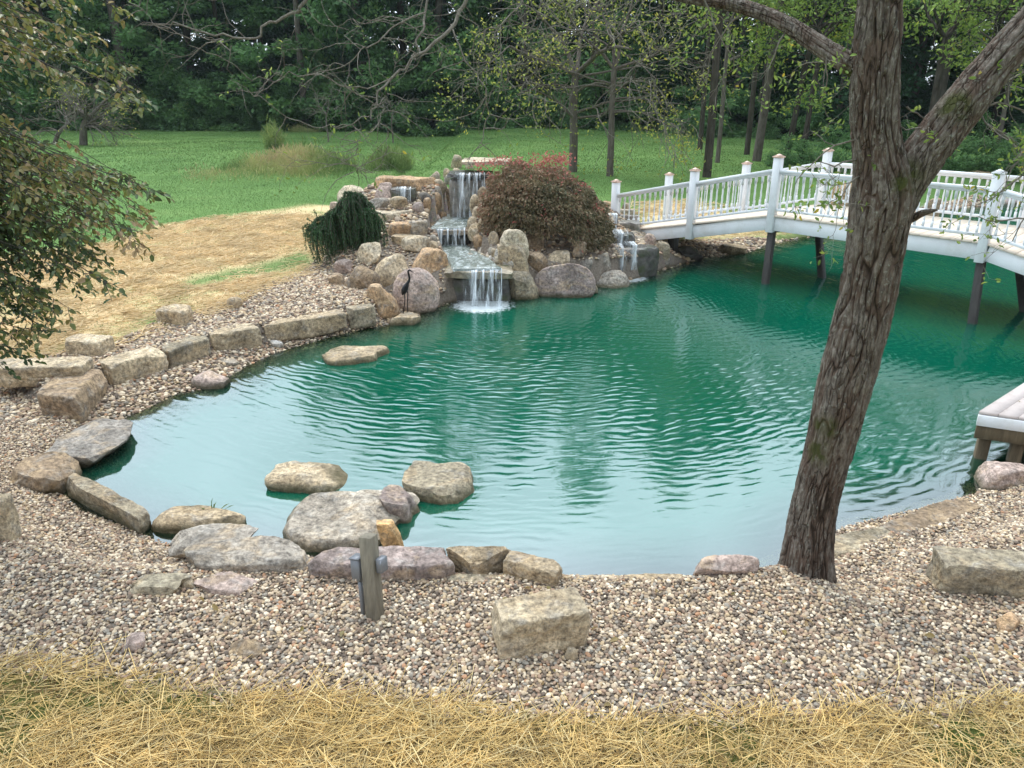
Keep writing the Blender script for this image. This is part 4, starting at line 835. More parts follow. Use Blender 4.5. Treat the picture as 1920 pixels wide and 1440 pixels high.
# ---- the big leaning tree
bt0 = G(1508, 1086); bt = empty('leaning_tree', tuple(bt0), 'big leaning tree with plated reddish-grey bark on the near gravel', 'tree'); BT = Vector(bt0)
def bigtube(pl, nr, nt, seed, amp=.02, parent=bt, name='trunk', moss=None, flare=0):
    q = np.array([[*PY(u, v, Y), w * .86 / 2 * zdepth(PY(u, v, Y)) / FPX] for u, v, Y, w in pl]); sp_ = smoothpath(q, nr); p, rr = sp_[:, :3], sp_[:, 3]
    L = np.concatenate([[0], np.cumsum(np.linalg.norm(np.diff(p, axis=0), axis=1))]); t_, a_, b_ = frames(p); th = np.arange(nt) / nt * 2 * math.pi
    Lg, Tg = np.meshgrid(L, th, indexing='ij'); rg = rr[:, None] * np.ones_like(Tg); circ = .17
    cx, cy = np.cos(Tg), np.sin(Tg); wp = np.c_[(cx * circ * 7).ravel(), (cy * circ * 7).ravel(), (Lg * 1.6).ravel()]
    wv = np.c_[(cx * circ * 24).ravel(), (cy * circ * 24).ravel(), (Lg * 3.0).ravel()]; wv[:, 0] += .32 * vn(wp * 3.3, seed + 5); wv[:, 1] += .32 * vn(wp * 3.3 + 7, seed + 6)
    r1 = 1 - np.abs(vn(wv, seed)); r2 = 1 - np.abs(vn(wv * np.array([1.9, 1.9, 1.7]) + 5, seed + 1)); furrow = np.clip(np.maximum((r1 - .84) / .16, (r2 - .90) / .10 * .7), 0, 1)
    plate = fbm(wv * np.array([1.3, 1.3, 2.6]), 4, seed + 9, .65); ridge = np.clip((1 - furrow) * (.66 + .26 * plate) + .10 * fbm(wv * np.array([3.5, 3.5, 9]), 2, seed + 31), 0, 1)
    lump = fbm(wp * .5, 2, seed + 3); disp = (amp * (ridge * 1.15 - .75) + rr.max() * .10 * lump).reshape(Tg.shape)
    if flare: rg = rg * (1 + flare * np.exp(-np.abs(Lg - .12) / .16) * (1 + .5 * np.sin(Tg * 4 + 1)))
    V = p[:, None] + (rg + disp)[..., None] * (a_[:, None] * cx[..., None] + b_[:, None] * cy[..., None]); V = V.reshape(-1, 3)
    I = np.arange(nr * nt).reshape(nr, nt); J = np.roll(I, -1, 1); F = np.stack([I[:-1], J[:-1], J[1:], I[1:]], -1).reshape(-1, 4)
    mo = np.zeros(len(V))
    for (mu, mv, mY, mr) in (moss or []):
        c = PY(mu, mv, mY); mo = np.maximum(mo, np.clip(1.3 - np.linalg.norm(V - c, axis=1) / mr, 0, 1) * (.5 + .8 * (fbm(V * 18, 2, 3) > -.1)))
    return link(name, mesh_np(name, V - np.array(BT), F, M['bigbark'], True, dict(ridge=ridge, moss=np.clip(mo, 0, .9))), parent)
y0 = bt0[1] + .18
bigtube([(1500, 1150, y0, 116), (1508, 1086, y0, 108), (1524, 960, y0, 100), (1556, 830, y0, 108), (1592, 690, y0, 116), (1625, 560, y0, 112), (1642, 460, y0, 116), (1652, 400, y0, 124), (1657, 350, y0, 122), (1650, 290, y0, 98), (1642, 220, y0, 92), (1645, 120, y0, 92), (1652, 0, y0, 84), (1658, -160, y0, 76), (1670, -420, y0 + .1, 62)], 620, 190, 3, .017,
        moss=[(1525, 850, y0 - .12, .10), (1545, 800, y0 - .1, .08), (1590, 500, y0 - .1, .05), (1690, 345, y0 - .12, .07)], flare=.42)
bigtube([(1650, 440, y0, 70), (1672, 390, y0, 92), (1706, 330, y0 - .02, 90), (1755, 262, y0 - .03, 92), (1805, 200, y0 - .03, 92), (1860, 130, y0 - .02, 84), (1925, 55, y0, 78), (2050, -90, y0 + .1, 68), (2200, -300, y0 + .3, 50)], 330, 130, 23, .015, name='limb', moss=[(1690, 335, y0 - .1, .10), (1790, 200, y0 - .1, .08)])
bigtube([(1640, 150, y0 + .02, 40), (1605, 126, y0 + .04, 44), (1566, 104, y0 + .1, 42), (1520, 74, y0 + .2, 38), (1478, 46, y0 + .3, 34), (1420, 20, y0 + .45, 30), (1350, 2, y0 + .6, 26), (1262, -12, y0 + .8, 24), (1100, -60, y0 + 1.0, 22), (940, -110, y0 + 1.2, 20), (760, -150, y0 + 1.3, 17), (560, -160, y0 + 1.4, 13), (380, -130, y0 + 1.4, 8)], 360, 60, 43, .009, name='limb', moss=[(1592, 150, y0, .07)])
bigtube([(1685, 412, y0, 26), (1708, 410, y0 - .04, 19), (1730, 400, y0 - .08, 14), (1758, 393, y0 - .1, 4)], 70, 36, 63, .005, name='dead_stub')
out = []; tips = []; r = np.random.default_rng(11)
def hand(pl, r0, r1, n=26, wig=.028):
    r0 *= .64; r1 *= .72
    q = np.array([PY(u, v, Y) for u, v, Y in pl]); p = smoothpath(q, n, wig, seed=len(out)); out.append((p, np.linspace(r0, r1, n), 3)); return p
yb = y0 + 1.2; HB = []
HB.append(hand([(905, -115, yb), (880, -30, yb), (862, 12, yb), (838, 58, yb - .1), (795, 98, yb - .2), (748, 132, yb - .25), (722, 165, yb - .3), (702, 192, yb - .35), (690, 222, yb - .4)], .024, .006))
HB.append(hand([(800, -140, yb + .1), (802, -20, yb + .1), (792, 50, yb), (784, 90, yb - .1), (775, 112, yb - .2)], .014, .009))
HB.append(hand([(722, 160, yb - .3), (718, 178, yb - .32), (718, 205, yb - .35), (716, 225, yb - .4), (728, 250, yb - .4), (736, 280, yb - .45)], .007, .002))
HB.append(hand([(688, 222, yb - .4), (672, 224, yb - .4), (640, 233, yb - .45), (598, 237, yb - .5), (560, 226, yb - .5), (520, 208, yb - .5), (480, 178, yb - .5), (442, 150, yb - .5), (424, 130, yb - .5)], .006, .002))
HB.append(hand([(674, 222, yb - .4), (676, 260, yb - .4), (674, 290, yb - .42), (680, 338, yb - .45)], .003, .0015))
HB.append(hand([(676, 292, yb - .4), (668, 312, yb - .4), (660, 324, yb - .4)], .003, .0015))
HB.append(hand([(640, -150, yb + .1), (600, -50, yb + .05), (572, 2, yb), (542, 30, yb), (505, 46, yb - .05), (475, 66, yb - .1), (430, 68, yb - .15), (375, 58, yb - .2), (330, 48, yb - .2), (290, 46, yb - .2)], .02, .005))
HB.append(hand([(742, 136, yb - .2), (700, 160, yb - .3), (648, 160, yb - .35), (610, 146, yb - .4), (560, 138, yb - .4), (518, 146, yb - .4), (470, 145, yb - .4), (436, 122, yb - .4), (418, 110, yb - .4), (428, 92, yb - .4), (404, 76, yb - .4)], .007, .0025))
HB.append(hand([(800, 20, yb), (745, 45, yb - .1), (708, 72, yb - .15), (682, 88, yb - .2), (662, 115, yb - .2), (620, 128, yb - .25), (560, 137, yb - .3)], .009, .003))
HB.append(hand([(850, 40, yb), (860, 90, yb - .1), (880, 130, yb - .15), (905, 165, yb - .2), (912, 215, yb - .2), (908, 262, yb - .25), (885, 292, yb - .25), (860, 300, yb - .25)], .008, .002))
HB.append(hand([(835, 62, yb - .1), (800, 60, yb), (750, 38, yb), (690, 40, yb), (640, 44, yb), (600, 42, yb)], .006, .002))
HB.append(hand([(430, 90, yb - .4), (405, 72, yb - .3), (360, 66, yb - .3), (320, 60, yb - .3), (270, 30, yb - .3), (230, 10, yb - .3)], .007, .002))
HB.append(hand([(1000, -90, yb - .1), (985, -10, yb - .2), (940, 40, yb - .3), (900, 70, yb - .3), (870, 110, yb - .3)], .010, .003))
for p in HB:
    for j in range(8):
        i = r.integers(4, len(p)); d = p[i] - p[i - 1]; d /= np.linalg.norm(d); nd = d * .6 + .8 * r.normal(size=3) * np.array([1, .5, .8]); grow(r, p[i], nd, r.uniform(.15, .42), .0032, 1 if r.random() < .6 else 0, out, tips, .5, .25, (2, 4), .62, (25, 65), .0014, 6)
# leafy twigs off the limbs and trunk near the bridge
for (u, v, Y, du, dv, L) in [(1600, 130, y0, -60, 60, .6), (1610, 260, y0, -90, 30, .7), (1605, 300, y0, -100, 10, .7), (1612, 330, y0, -80, -20, .6), (1760, 250, y0, -50, -30, .6), (1730, 300, y0, -20, -60, .45), (1830, 180, y0, 30, 90, .6), (1900, 60, y0, 20, 120, .7), (1915, 330, y0, -30, 60, .5), (1940, 420, y0, -90, 40, .6), (1850, 200, y0, 80, 60, .7), (1860, 240, y0 + .3, 60, 60, .6),
                             (1480, 46, y0 + .3, -40, 80, .5), (1400, 10, y0 + .5, -30, 110, .7), (1320, 0, y0 + .6, 40, 120, .8), (1450, 30, y0 + .35, 50, 60, .5), (1690, 60, y0, 90, 30, .7), (1700, 200, y0, 80, 20, .5), (1950, 350, y0, -60, 20, .6), (1960, 250, y0 + .2, -80, 30, .7), (1550, 95, y0 + .1, 10, 100, .5), (1930, 130, y0 + .2, -40, 60, .6)]:
    p0 = PY(u, v, Y); p1 = PY(u + du, v + dv, Y - .1); 
    for q in range(1): grow(r, p0, p1 - p0 + .12 * r.normal(size=3), L * .55, .0055, 2, out, tips, .45, .25, (2, 4), .62, (25, 60), .0014, 6)
p1 = [(p - np.array(BT), rr) for p, rr, d_ in out if rr[0] > .0045]; p2 = [(p - np.array(BT), rr) for p, rr, d_ in out if rr[0] <= .0045]
[wood('branch', [q], M['twig'], bt, 7) for q in p1]; tw = wood('twigs', p2, M['twig'], bt, 4); tw['kind'] = 'stuff'
LP = [];
for p, d in tips:
    if p[-1][0] > 1.2 or r.random() < .2:
        for i in range(2, len(p)):
            if r.random() < .75: LP.append(p[i] + .01 * r.normal(size=3))
LP = np.array(LP); fo = foliage('foliage', LP - np.array(BT), .034, r.uniform(0, .8, len(LP)) + .35 * (r.random(len(LP)) < .1), M['locust_leaf'], bt, 4, asp=.42, up=.8); fo['kind'] = 'stuff'

# ---- the bronze-green tree at the left edge
lt0 = np.array([-5.4, 5.6, .42]); lt = empty('bronze_tree', tuple(lt0), 'leafy bronze-green tree hanging in from the left edge', 'tree'); out = []; tips = []; r = np.random.default_rng(5)
trunk = smoothpath([lt0 + [0, 0, -.2], lt0 + [.1, 0, 1.2], lt0 + [-.05, .1, 2.6], lt0 + [.1, 0, 4.2], lt0 + [0, 0, 5.5]], 40); V, F = tube_np([trunk - lt0], [np.linspace(.16, .06, 40)], 20); link('trunk', mesh_np('trunk', V, F, M['bark']), lt)
targets = [(300, 205, 5.0), (262, 165, 5.2), (250, 190, 4.9), (235, 120, 5.3), (150, 60, 5.2), (210, 15, 5.6), (150, 150, 4.8), (120, -30, 5.0), (70, 110, 4.9), (20, 180, 5.4), (60, 20, 5.1), (-20, 60, 5.0), (100, 170, 5.5), (110, 90, 5.5),
           (275, 370, 5.0), (252, 440, 4.9), (215, 335, 5.3), (205, 518, 4.8), (170, 470, 5.1), (262, 395, 5.2), (120, 300, 5.3), (140, 520, 5.1), (60, 640, 4.8), (105, 575, 4.9), (20, 660, 5.0), (90, 500, 5.3), (10, 560, 5.2), (160, 400, 5.5), (60, 350, 5.0), (20, 430, 5.2), (100, 430, 4.8), (40, 300, 5.4), (190, 370, 5.0), (150, 440, 4.9), (-20, 500, 4.8), (200, 420, 5.4), (40, 480, 5.5), (-10, 380, 5.4), (70, 390, 5.6), (130, 350, 5.6), (55, 560, 4.9), (10, 300, 5.1), (75, 600, 5.3), (-40, 620, 5.2), (115, 465, 5.4), (0, 200, 4.8), (50, 70, 5.4), (170, 100, 5.6)]
targets = targets + [(u + r.uniform(-38, 18), v + r.uniform(-22, 22), Y + r.uniform(-.35, .35)) for u, v, Y in targets for _ in range(3 if v > 300 else 1) if not (u > 90 and v > 150 and v < 320)]
LPs = []; LA = []; LT = []
for (u, v, Y) in targets:
    tgt = PY(u, v, Y); zs = np.clip(tgt[2] + .55 + .25 * r.random(), 1.2, 5.0); st_ = trunk[np.argmin(np.abs(trunk[:, 2] - zs))]
    midp = st_ * .45 + tgt * .55 + np.array([0, 0, .22]) + .08 * r.normal(size=3); p = smoothpath([st_, st_ * .75 + tgt * .25 + [0, 0, .14] + .12 * r.normal(size=3), midp + .08 * r.normal(size=3), tgt], 26, .05, seed=int(u)); out.append((p, np.linspace(.010, .0018, 26)))
    for i in range(7, 26):
        for q in range(2):
            if r.random() < .18: continue
            d = p[i] - p[i - 1]; d /= np.linalg.norm(d); sd = np.cross(d, [0, 0, 1]); sd /= np.linalg.norm(sd); sgn = 1 if q else -1; L = r.uniform(.10, .30) * (1.15 - i / 40)
            nd = d * .8 + sd * sgn * r.uniform(.4, .9) + np.array([0, 0, r.uniform(-.45, .1)]); nd /= np.linalg.norm(nd); tp_ = []; pp = p[i].copy()
            for k_ in range(6): tp_.append(pp.copy()); nd = nd + .12 * r.normal(size=3) + np.array([0, 0, -.07]); nd /= np.linalg.norm(nd); pp = pp + nd * L / 5
            tp_ = np.array(tp_); out.append((tp_, np.linspace(.003, .001, 6)))
            for k_ in range(int(L / .022)):
                f = (k_ + 1) / (L / .022) * 4.99; a_ = int(f); w_ = tp_[a_] * (1 - f + a_) + tp_[min(a_ + 1, 5)] * (f - a_); s2 = np.cross(nd, [0, 0, 1]); s2 /= np.linalg.norm(s2) + 1e-6
                LPs.append(w_); LA.append(nd * .7 + s2 * (1 if k_ % 2 else -1) * .8 + np.array([0, 0, -.25]))
LPs = np.array(LPs); LA = np.array(LA)
topb = np.clip((LPs[:, 2] - 2.2) / 2.2, 0, 1) * .10; outb = np.clip((LPs[:, 0] + 3.2) / 2, 0, 1) * .12
TT = np.clip(.32 + .13 * ss(LPs[:, 2], 2.7, 3.1) * 1.3 + .30 * vn(LPs * 2.1, 4) + topb + outb + .16 * r.normal(size=len(LPs)), 0, 1); TT = np.clip(TT + .3 * np.exp(-((LPs[:, 2] - 2.45) / .28) ** 2) * (r.random(len(LPs)) < .6), 0, 1)
print('left leaves', len(LPs))
fo = foliage('foliage', LPs - lt0, .049, TT, M['beech_leaf'], lt, 8, asp=.55, axis_=LA, N=np.tile([0, -.1, 1.0], (len(LPs), 1)), fold=.3); fo['kind'] = 'stuff'
[wood('branch', [(p - lt0, q)], M['bark_dark'], lt, 6) for p, q in out if q[0] > .01]; tw = wood('twigs', [(p - lt0, q) for p, q in out if q[0] <= .01], M['bark_dark'], lt, 3); tw['kind'] = 'stuff'

# ---- red weeping maple on the mound
mc = G(1020, 474); mc = np.array([mc[0], mc[1] + .75, mc[2] + .05]); mp_ = empty('weeping_maple', tuple(mc), 'dome-shaped reddish-brown weeping maple on the rock mound', 'shrub')
r = np.random.default_rng(3); n = 46000; th = r.uniform(0, 2 * math.pi, n); ph = r.uniform(-.15, 1, n); top = PY(1020, 314, mc[1])[2] - mc[2]; rx = 132 * zdepth(mc + [0, 0, .6]) / FPX * .93; ry = rx * .8
el = np.arcsin(np.clip(ph, -1, 1)); cosE = np.cos(el) ** .75; D = np.c_[np.cos(th) * cosE * rx, np.sin(th) * cosE * ry, (np.clip(np.sin(el), 0, 1) ** .8) * top + np.minimum(ph, 0) * 1.0]
lay = np.sin(D[:, 2] * 26 + 3 * vn(D * 1.7, 3)); lump = 1 + .10 * fbm(D * 2.6, 3, 8) + .03 * lay - .22 * r.random(n) ** 2
D = D * lump[:, None]; D[:, 0] += .12 * (top - D[:, 2]) - .05 ; D[:, 2] -= .14 * np.clip(D[:, 0], 0, 2); keep = fbm(D * 4.5, 2, 12) > -.75; keep &= D[:, 2] > .30 - .30 * ss(D[:, 0], .1, .9) + .08 * vn(D * 3, 9); D = D[keep]; n = len(D)
out_ = D / (np.linalg.norm(D, axis=1)[:, None] + 1e-6); tint = np.clip(.34 + .2 * vn(D * 3, 5) + .14 * r.normal(size=n) + .28 * np.clip((D[:, 2] / top - .82) * 4, 0, 1) + .25 * np.clip((-D[:, 0] / rx - .55) * 2.5, 0, 1), 0, .92)
fo = foliage('foliage', D, .062, tint, M['maple_leaf'], mp_, 3, asp=.42, axis_=out_ * .5 + np.array([0, 0, -.8]), six=False); fo['kind'] = 'stuff'
P = []; 
for (u, hgt) in [(900, .0), (928, .10), (945, .14), (975, .14), (1003, .16), (1040, .2), (1052, .22), (1060, .16), (1012, .12), (1030, .15)]:
    c = PY(u, 312 - hgt * 60, mc[1] - .1) - mc; P.append(c + r.normal(size=(60, 3)) * [.09, .09, .06])
for _ in range(70):
    a_ = r.uniform(0, 2 * math.pi); e_ = r.uniform(.3, 1.2); P.append(np.array([[math.cos(a_) * math.cos(e_) * rx, math.sin(a_) * math.cos(e_) * ry, math.sin(e_) * top]]) + r.normal(size=(6, 3)) * .05)
P = np.concatenate(P); fo = foliage('red_leaf_tips', P, .065, r.uniform(.85, 1, len(P)), M['maple_leaf'], mp_, 3, asp=.4, six=False); fo['kind'] = 'stuff'
paths = []
for k in range(46):
    a_ = r.uniform(0, 2 * math.pi); q = np.array([math.cos(a_) * rx, math.sin(a_) * ry, 0]) * r.uniform(.5, .9); paths.append((smoothpath([[0, 0, -.2], q * .12 + [0, 0, top * .5], q * .6 + [0, 0, top * .78], q + [0, 0, .25]], 14, .03, k), np.linspace(.035, .005, 14)))
wood('branch', paths, M['bark_dark'], mp_, 6)

# ---- weeping spruce left of the mound
sc = G(640, 505); sc = sc + np.array([0, .55, 0]); sp_ = empty('weeping_spruce', tuple(sc), 'dark green weeping spruce against the left side of the rocks', 'shrub'); kx = zdepth(sc) / FPX
tops = [(662, 368, 0), (640, 395, .1), (615, 412, 0), (680, 385, .1), (700, 410, 0), (600, 425, .1), (655, 380, -.15), (630, 405, -.2), (690, 400, -.1), (612, 430, -.15), (670, 376, .2)]
paths = []; NP = []; NA = []; NT_ = []; r = np.random.default_rng(9); zt_ = PY(662, 372, sc[1])[2] - sc[2]
for k in range(420):
    u, v, dy = tops[r.integers(len(tops))]; s0 = PY(u, v, sc[1] + dy) - sc; a_ = r.uniform(0, 2 * math.pi); outr = r.uniform(.05, .30); e = s0 + np.array([math.cos(a_) * outr, math.sin(a_) * outr * .9, 0]); b_ = e.copy(); b_[2] = r.uniform(-.02, .5) * (1 if r.random() < .6 else 1.6); b_[2] = min(b_[2], s0[2] * .75)
    e[0] -= .06 * (b_[2] < .2) * (u < 640); m1 = s0 * .4 + e * .6; m1[2] = s0[2] + r.uniform(-.02, .05); p = smoothpath([s0, m1, (e + b_) / 2 + [0, 0, .05], b_], 22, .015, k); paths.append((p, np.linspace(.010, .003, 22)))
    for i in range(2, 22):
        for q in range(9):
            t = r.random(); c = p[i - 1] * (1 - t) + p[i] * t; d = p[i] - p[i - 1]; d /= np.linalg.norm(d) + 1e-9; x_ = np.cross(d, r.normal(size=3)); x_ /= np.linalg.norm(x_); NP.append(c); NA.append(d * .8 + x_ * .75); NT_.append(.25 + .3 * (i > 19) + .25 * r.random())
for a_, b_ in (((606, 430), (578, 413)), ((604, 440), (573, 424)), ((600, 420), (590, 398)), ((598, 450), (575, 452)), ((625, 492), (632, 478))):
    p = smoothpath([PY(*a_, sc[1]) - sc, PY(*b_, sc[1] - .05) - sc + [0, 0, .02]], 10); paths.append((p, np.linspace(.008, .003, 10)))
    for i in range(1, 10):
        for q in range(8): d = p[i] - p[i - 1]; d /= np.linalg.norm(d); x_ = r.normal(size=3); NP.append(p[i]); NA.append(d * .8 + x_ * .5); NT_.append(.6)
fo = foliage('needles', np.array(NP), .042, np.array(NT_), M['spruce'], sp_, 3, asp=.20, axis_=np.array(NA), six=False); fo['kind'] = 'stuff'; wood('branch', paths, M['bark_dark'], sp_, 4)

# ------------------------------------------------------------------ lawn trees and the woods
def lawn_tree(u, v, wpx, fork, name, label, seed, leaf=None, spread=1.0, L=2.6, depth=3, nl=.5, lean=0, lmat='yellow_leaf', bm='bark', top=9.0, first=None, droop=.35, lsz=.11):
    g = G(u, v); r = np.random.default_rng(seed); e = empty(name, tuple(g), label, 'tree', 'trees on the far lawn'); rad = wpx * .84 / 2 * zdepth(g) / FPX; out = []; tips = []
    hf = PY(u, fork, g[1])[2] - g[2]; tr = smoothpath([[0, 0, -.2], [lean * .3, 0, hf * .35], [lean * .6 - .03, 0, hf * .7], [lean, .05, hf]], 24); V, F = tube_np([tr], [rad * (1.25 - .4 * np.linspace(0, 1, 24) ** .5)], 12); link('trunk', mesh_np('trunk', V, F, M[bm]), e)
    for k in range(4):
        a = k * 1.7 + r.uniform(0, 1); grow(r, tr[-1], [math.cos(a) * .7 * spread, math.sin(a) * .6, 1.1 - .2 * k], L * r.uniform(.8, 1.1), rad * .62, depth, out, tips, .3, droop * .5, (3, 5), .68, (20, 55), .012, 7)
    for k in range(6 if depth > 2 else 2):
        i = r.integers(12, 23); a = r.uniform(0, 2 * math.pi); grow(r, tr[i], [math.cos(a) * spread, math.sin(a) * .6, .35], L * .9, rad * .35, max(depth - 1, 1), out, tips, .35, droop * 1.6, (3, 5), .66, (20, 60), .010, 7)
    wood('branch', [(p, q) for p, q, d in out if d >= 2] or [(p, q) for p, q, d in out if d >= 1], M[bm], e, 6); tw = wood('twigs', [(p, q) for p, q, d in out if d < 2], M['twig'] if bm == 'bark' else M[bm], e, 3); tw['kind'] = 'stuff'
    if nl:
        LP = [];
        for p, d in tips:
            if r.random() < nl:
                c = p[-1]
                for q in range(26 if lmat == 'locust_leaf' else 14): LP.append(c + r.normal(size=3) * [.24, .24, .15])
        LP = np.array(LP); sel = np.clip(.45 + .3 * vn(LP * .9, 3) + .2 * r.normal(size=len(LP)), 0, 1); fo = foliage('foliage', LP, lsz, sel, M[lmat], e, seed, asp=.45, six=False, up=.6); fo['kind'] = 'stuff'
    return e
lawn_tree(1074, 322, 18, 140, 'bare_tree', 'nearly bare forked tree with yellow leaves behind the maple', 21, nl=.5, L=3.0, spread=1.25)
lawn_tree(1143, 330, 14, 130, 'bare_tree', 'thinner bare tree just right of the forked one', 22, nl=.3, L=2.4, spread=1.2)
lawn_tree(1325, 332, 17, 30, 'locust_tree', 'straight dark locust with yellow-green sprays left of the bridge crown', 23, nl=.9, L=1.6, depth=2, lmat='locust_leaf', lsz=.16, bm='bark_dark')
lawn_tree(1345, 305, 9, 40, 'locust_tree', 'slim pale trunk right beside the dark locust', 24, nl=.8, L=1.2, depth=2, lmat='locust_leaf', lsz=.16)
lawn_tree(1418, 302, 17, -40, 'tall_tree', 'tall grey trunk, thickest of the group left of the leaning tree', 25, nl=.8, L=1.6, depth=2, lmat='locust_leaf', lean=.35, lsz=.18)
lawn_tree(1400, 290, 11, -40, 'tall_tree', 'slim dark trunk just left of the thickest grey trunk', 26, nl=.5, L=1.4, depth=2, lmat='locust_leaf', bm='bark_dark')
lawn_tree(1472, 305, 12, 60, 'tall_tree', 'leaning dark trunk above the second bridge post', 27, nl=.9, L=1.5, depth=2, lmat='locust_leaf', bm='bark_dark', lean=.5, lsz=.16)
lawn_tree(1500, 310, 11, 70, 'tall_tree', 'slender trunk above the back post with leafy shoots', 28, nl=.9, L=1.5, depth=2, lmat='locust_leaf', bm='bark_dark', lean=.25, lsz=.16)
lawn_tree(1312, 280, 10, 60, 'tall_tree', 'short-looking trunk behind the dark locust', 29, nl=.4, L=1.5, depth=2, lmat='locust_leaf', bm='bark_dark')
lawn_tree(1728, 318, 14, 70, 'tall_tree', 'trunk between the fork limbs of the leaning tree', 30, nl=1, L=2.0, depth=2, lmat='locust_leaf', bm='bark_dark', lsz=.17)
lawn_tree(1775, 312, 14, 60, 'tall_tree', 'slanted dark trunk behind the right limb', 31, nl=1, L=2.0, depth=2, lmat='locust_leaf', bm='bark_dark', lean=.8, lsz=.17)
lawn_tree(1860, 318, 10, 130, 'tall_tree', 'slim trunk at the far right behind the bridge', 32, nl=1, L=2.2, depth=2, lmat='locust_leaf', lsz=.17)
lawn_tree(1925, 330, 12, 120, 'tall_tree', 'leafy tree cut off by the right edge behind the bridge', 33, nl=1, L=2.4, depth=2, lmat='locust_leaf', lsz=.17)
lawn_tree(155, 272, 16, 225, 'crooked_tree', 'crooked grey old fruit tree at the left end of the lawn', 34, nl=.12, L=1.6, depth=3, lean=.4, spread=1.4, droop=.3)
lawn_tree(98, 272, 9, 235, 'crooked_tree', 'slanting pale trunk left of the crooked fruit tree', 35, nl=.1, L=1.2, depth=2, lean=.9)
lawn_tree(616, 266, 3.2, 215, 'sapling', 'leafless sapling on the lawn, left of the two', 36, nl=0, L=.9, depth=2, droop=0)
lawn_tree(737, 268, 3.2, 218, 'sapling', 'leafless sapling on the lawn, right of the two', 37, nl=0, L=.9, depth=2, droop=0)
def crown_mesh(seed, low, h, rad, ncl, per, size, name, zpow=1.0, cl=.95):
    r = np.random.default_rng(seed); P = []; T = []; A = []
    for k in range(ncl):
        z = low + (h - low) * r.random() ** zpow; f = (z - low) / (h - low); rr = rad * (1 - .75 * f ** 2.2) * (.75 + .25 * min(1, f * 6)); a = r.uniform(0, 2 * math.pi); q = rr * r.uniform(.45, 1.0); c = np.array([math.cos(a) * q, math.sin(a) * q, z]); s = cl * r.uniform(.6, 1.3); tk = r.normal() * .15
        d = r.normal(size=(per, 3)); d /= np.linalg.norm(d, axis=1)[:, None]; pts = c + d * np.array([s, s, s * .55]) * (r.random(per) ** .4)[:, None]; P.append(pts); T.append(.42 + tk + .12 * r.normal(size=per)); A.append(d)
    P = np.concatenate(P); T = np.clip(np.concatenate(T), 0, 1); V, F, m = leaves(P, np.tile([0, 0, 1.], (len(P), 1)), size, seed, asp=.6, six=False, axis_=np.concatenate(A) * .7 + [0, 0, -.2]); return V, F, np.repeat(T, m)
CR = [crown_mesh(50 + i, .5, 20 + 2 * (i % 3), 4.2, 105, 190, .30, 'crown', 1.25) for i in range(4)]
CRh = [crown_mesh(60 + i, 8.0, 20 + 2 * i, 3.8, 70, 170, .32, 'crown') for i in range(2)]
CRm = [mesh_np('crown', V, F, M['wood_leaf'], False, dict(tint=T)) for V, F, T in CR]; CRd = [mesh_np('crown', V, F, M['wood_dark'], False, dict(tint=T)) for V, F, T in CR]; CRhm = [mesh_np('crown', V, F, M['wood_leaf'], False, dict(tint=T)) for V, F, T in CRh]
def trunk_mesh(seed, h, r0, mat):
    r = np.random.default_rng(seed); p = smoothpath([[0, 0, -.3], [r.normal() * .15, 0, h * .3], [r.normal() * .3, 0, h * .7], [0, 0, h]], 18); V, F = tube_np([p], [np.linspace(r0, r0 * .35, 18)], 9); return mesh_np('trunk', V, F, mat)
TRm = [trunk_mesh(i, 18, .18 + .05 * i, M['bark'] if i % 2 else M['bark_dark']) for i in range(4)]
r = np.random.default_rng(77); nwood = 0
kinds = ['dense dark green tree of the wood edge', 'mid green bushy tree of the wood edge', 'slightly yellow-green tree of the wood edge']
for row, (off, step, cr_, jit) in enumerate([(2.5, 5.2, CRm, 1.2), (7.0, 5.0, CRd, 1.8), (12, 5.5, CRd, 2), (18, 5.0, CRd, 2.5), (24, 3.6, CRd, 2.0)]):
    x = -44.0 - row * 3
    while x < 42 + row * 3:
        y = wood_line(np.array([x]))[0] + off + r.normal() * jit * .6; xx = x + r.normal() * jit * .5; right = x > 9; z = H(xx, y)[0]
        e = empty('wood_tree', (xx, y, z), ('leafy green tree standing in the front row of the wood beyond the lawn' if row == 0 else 'dark tree deeper inside the wood beyond the lawn'), 'tree', 'front trees of the wood' if row == 0 else 'inner trees of the wood'); e.rotation_euler[2] = r.uniform(0, 6.28)
        cm = CRhm[r.integers(2)] if (right and row == 0) or (row == 0 and r.random() < .12) else cr_[r.integers(4)]; s = r.uniform(.85, 1.15); c = link('crown', cm, e); c.scale = (s, s, (17.5 + 6.5 * ss(xx, -18, -10) - 7.5 * ss(xx, 11, 20) + 3 * (row == 4)) / 22 * r.uniform(.88, 1.08)); t = link('trunk', TRm[r.integers(4)], e)
        c['kind'] = 'stuff'; x += step * r.uniform(.75, 1.25) * (.7 if right and row == 0 else 1)
        nwood += 1
# shrub layer along the wood edge
BU = [mesh_np('shrub_leaves', V, F, M['wood_leaf'], False, dict(tint=T)) for V, F, T in [crown_mesh(90 + i, .1, 2.2 + .6 * i, 1.8, 40, 130, .17, 's', 1.6, .55) for i in range(3)]]
x = -42.0
while x < 34:
    y = wood_line(np.array([x]))[0] + .6 + r.normal() * .5; s = r.uniform(.6, 1.25) * (.55 if x > 12 else 1); o = link('edge_shrub', BU[r.integers(3)], None, (x, y, H(x, y)[0] - .1)); o.scale = (s * 1.2, s, s); o.rotation_euler[2] = r.uniform(0, 6.28); tag(o, 'low leafy shrub at the foot of the wood edge', 'shrub', 'shrubs along the wood edge'); x += r.uniform(1.3, 2.4)
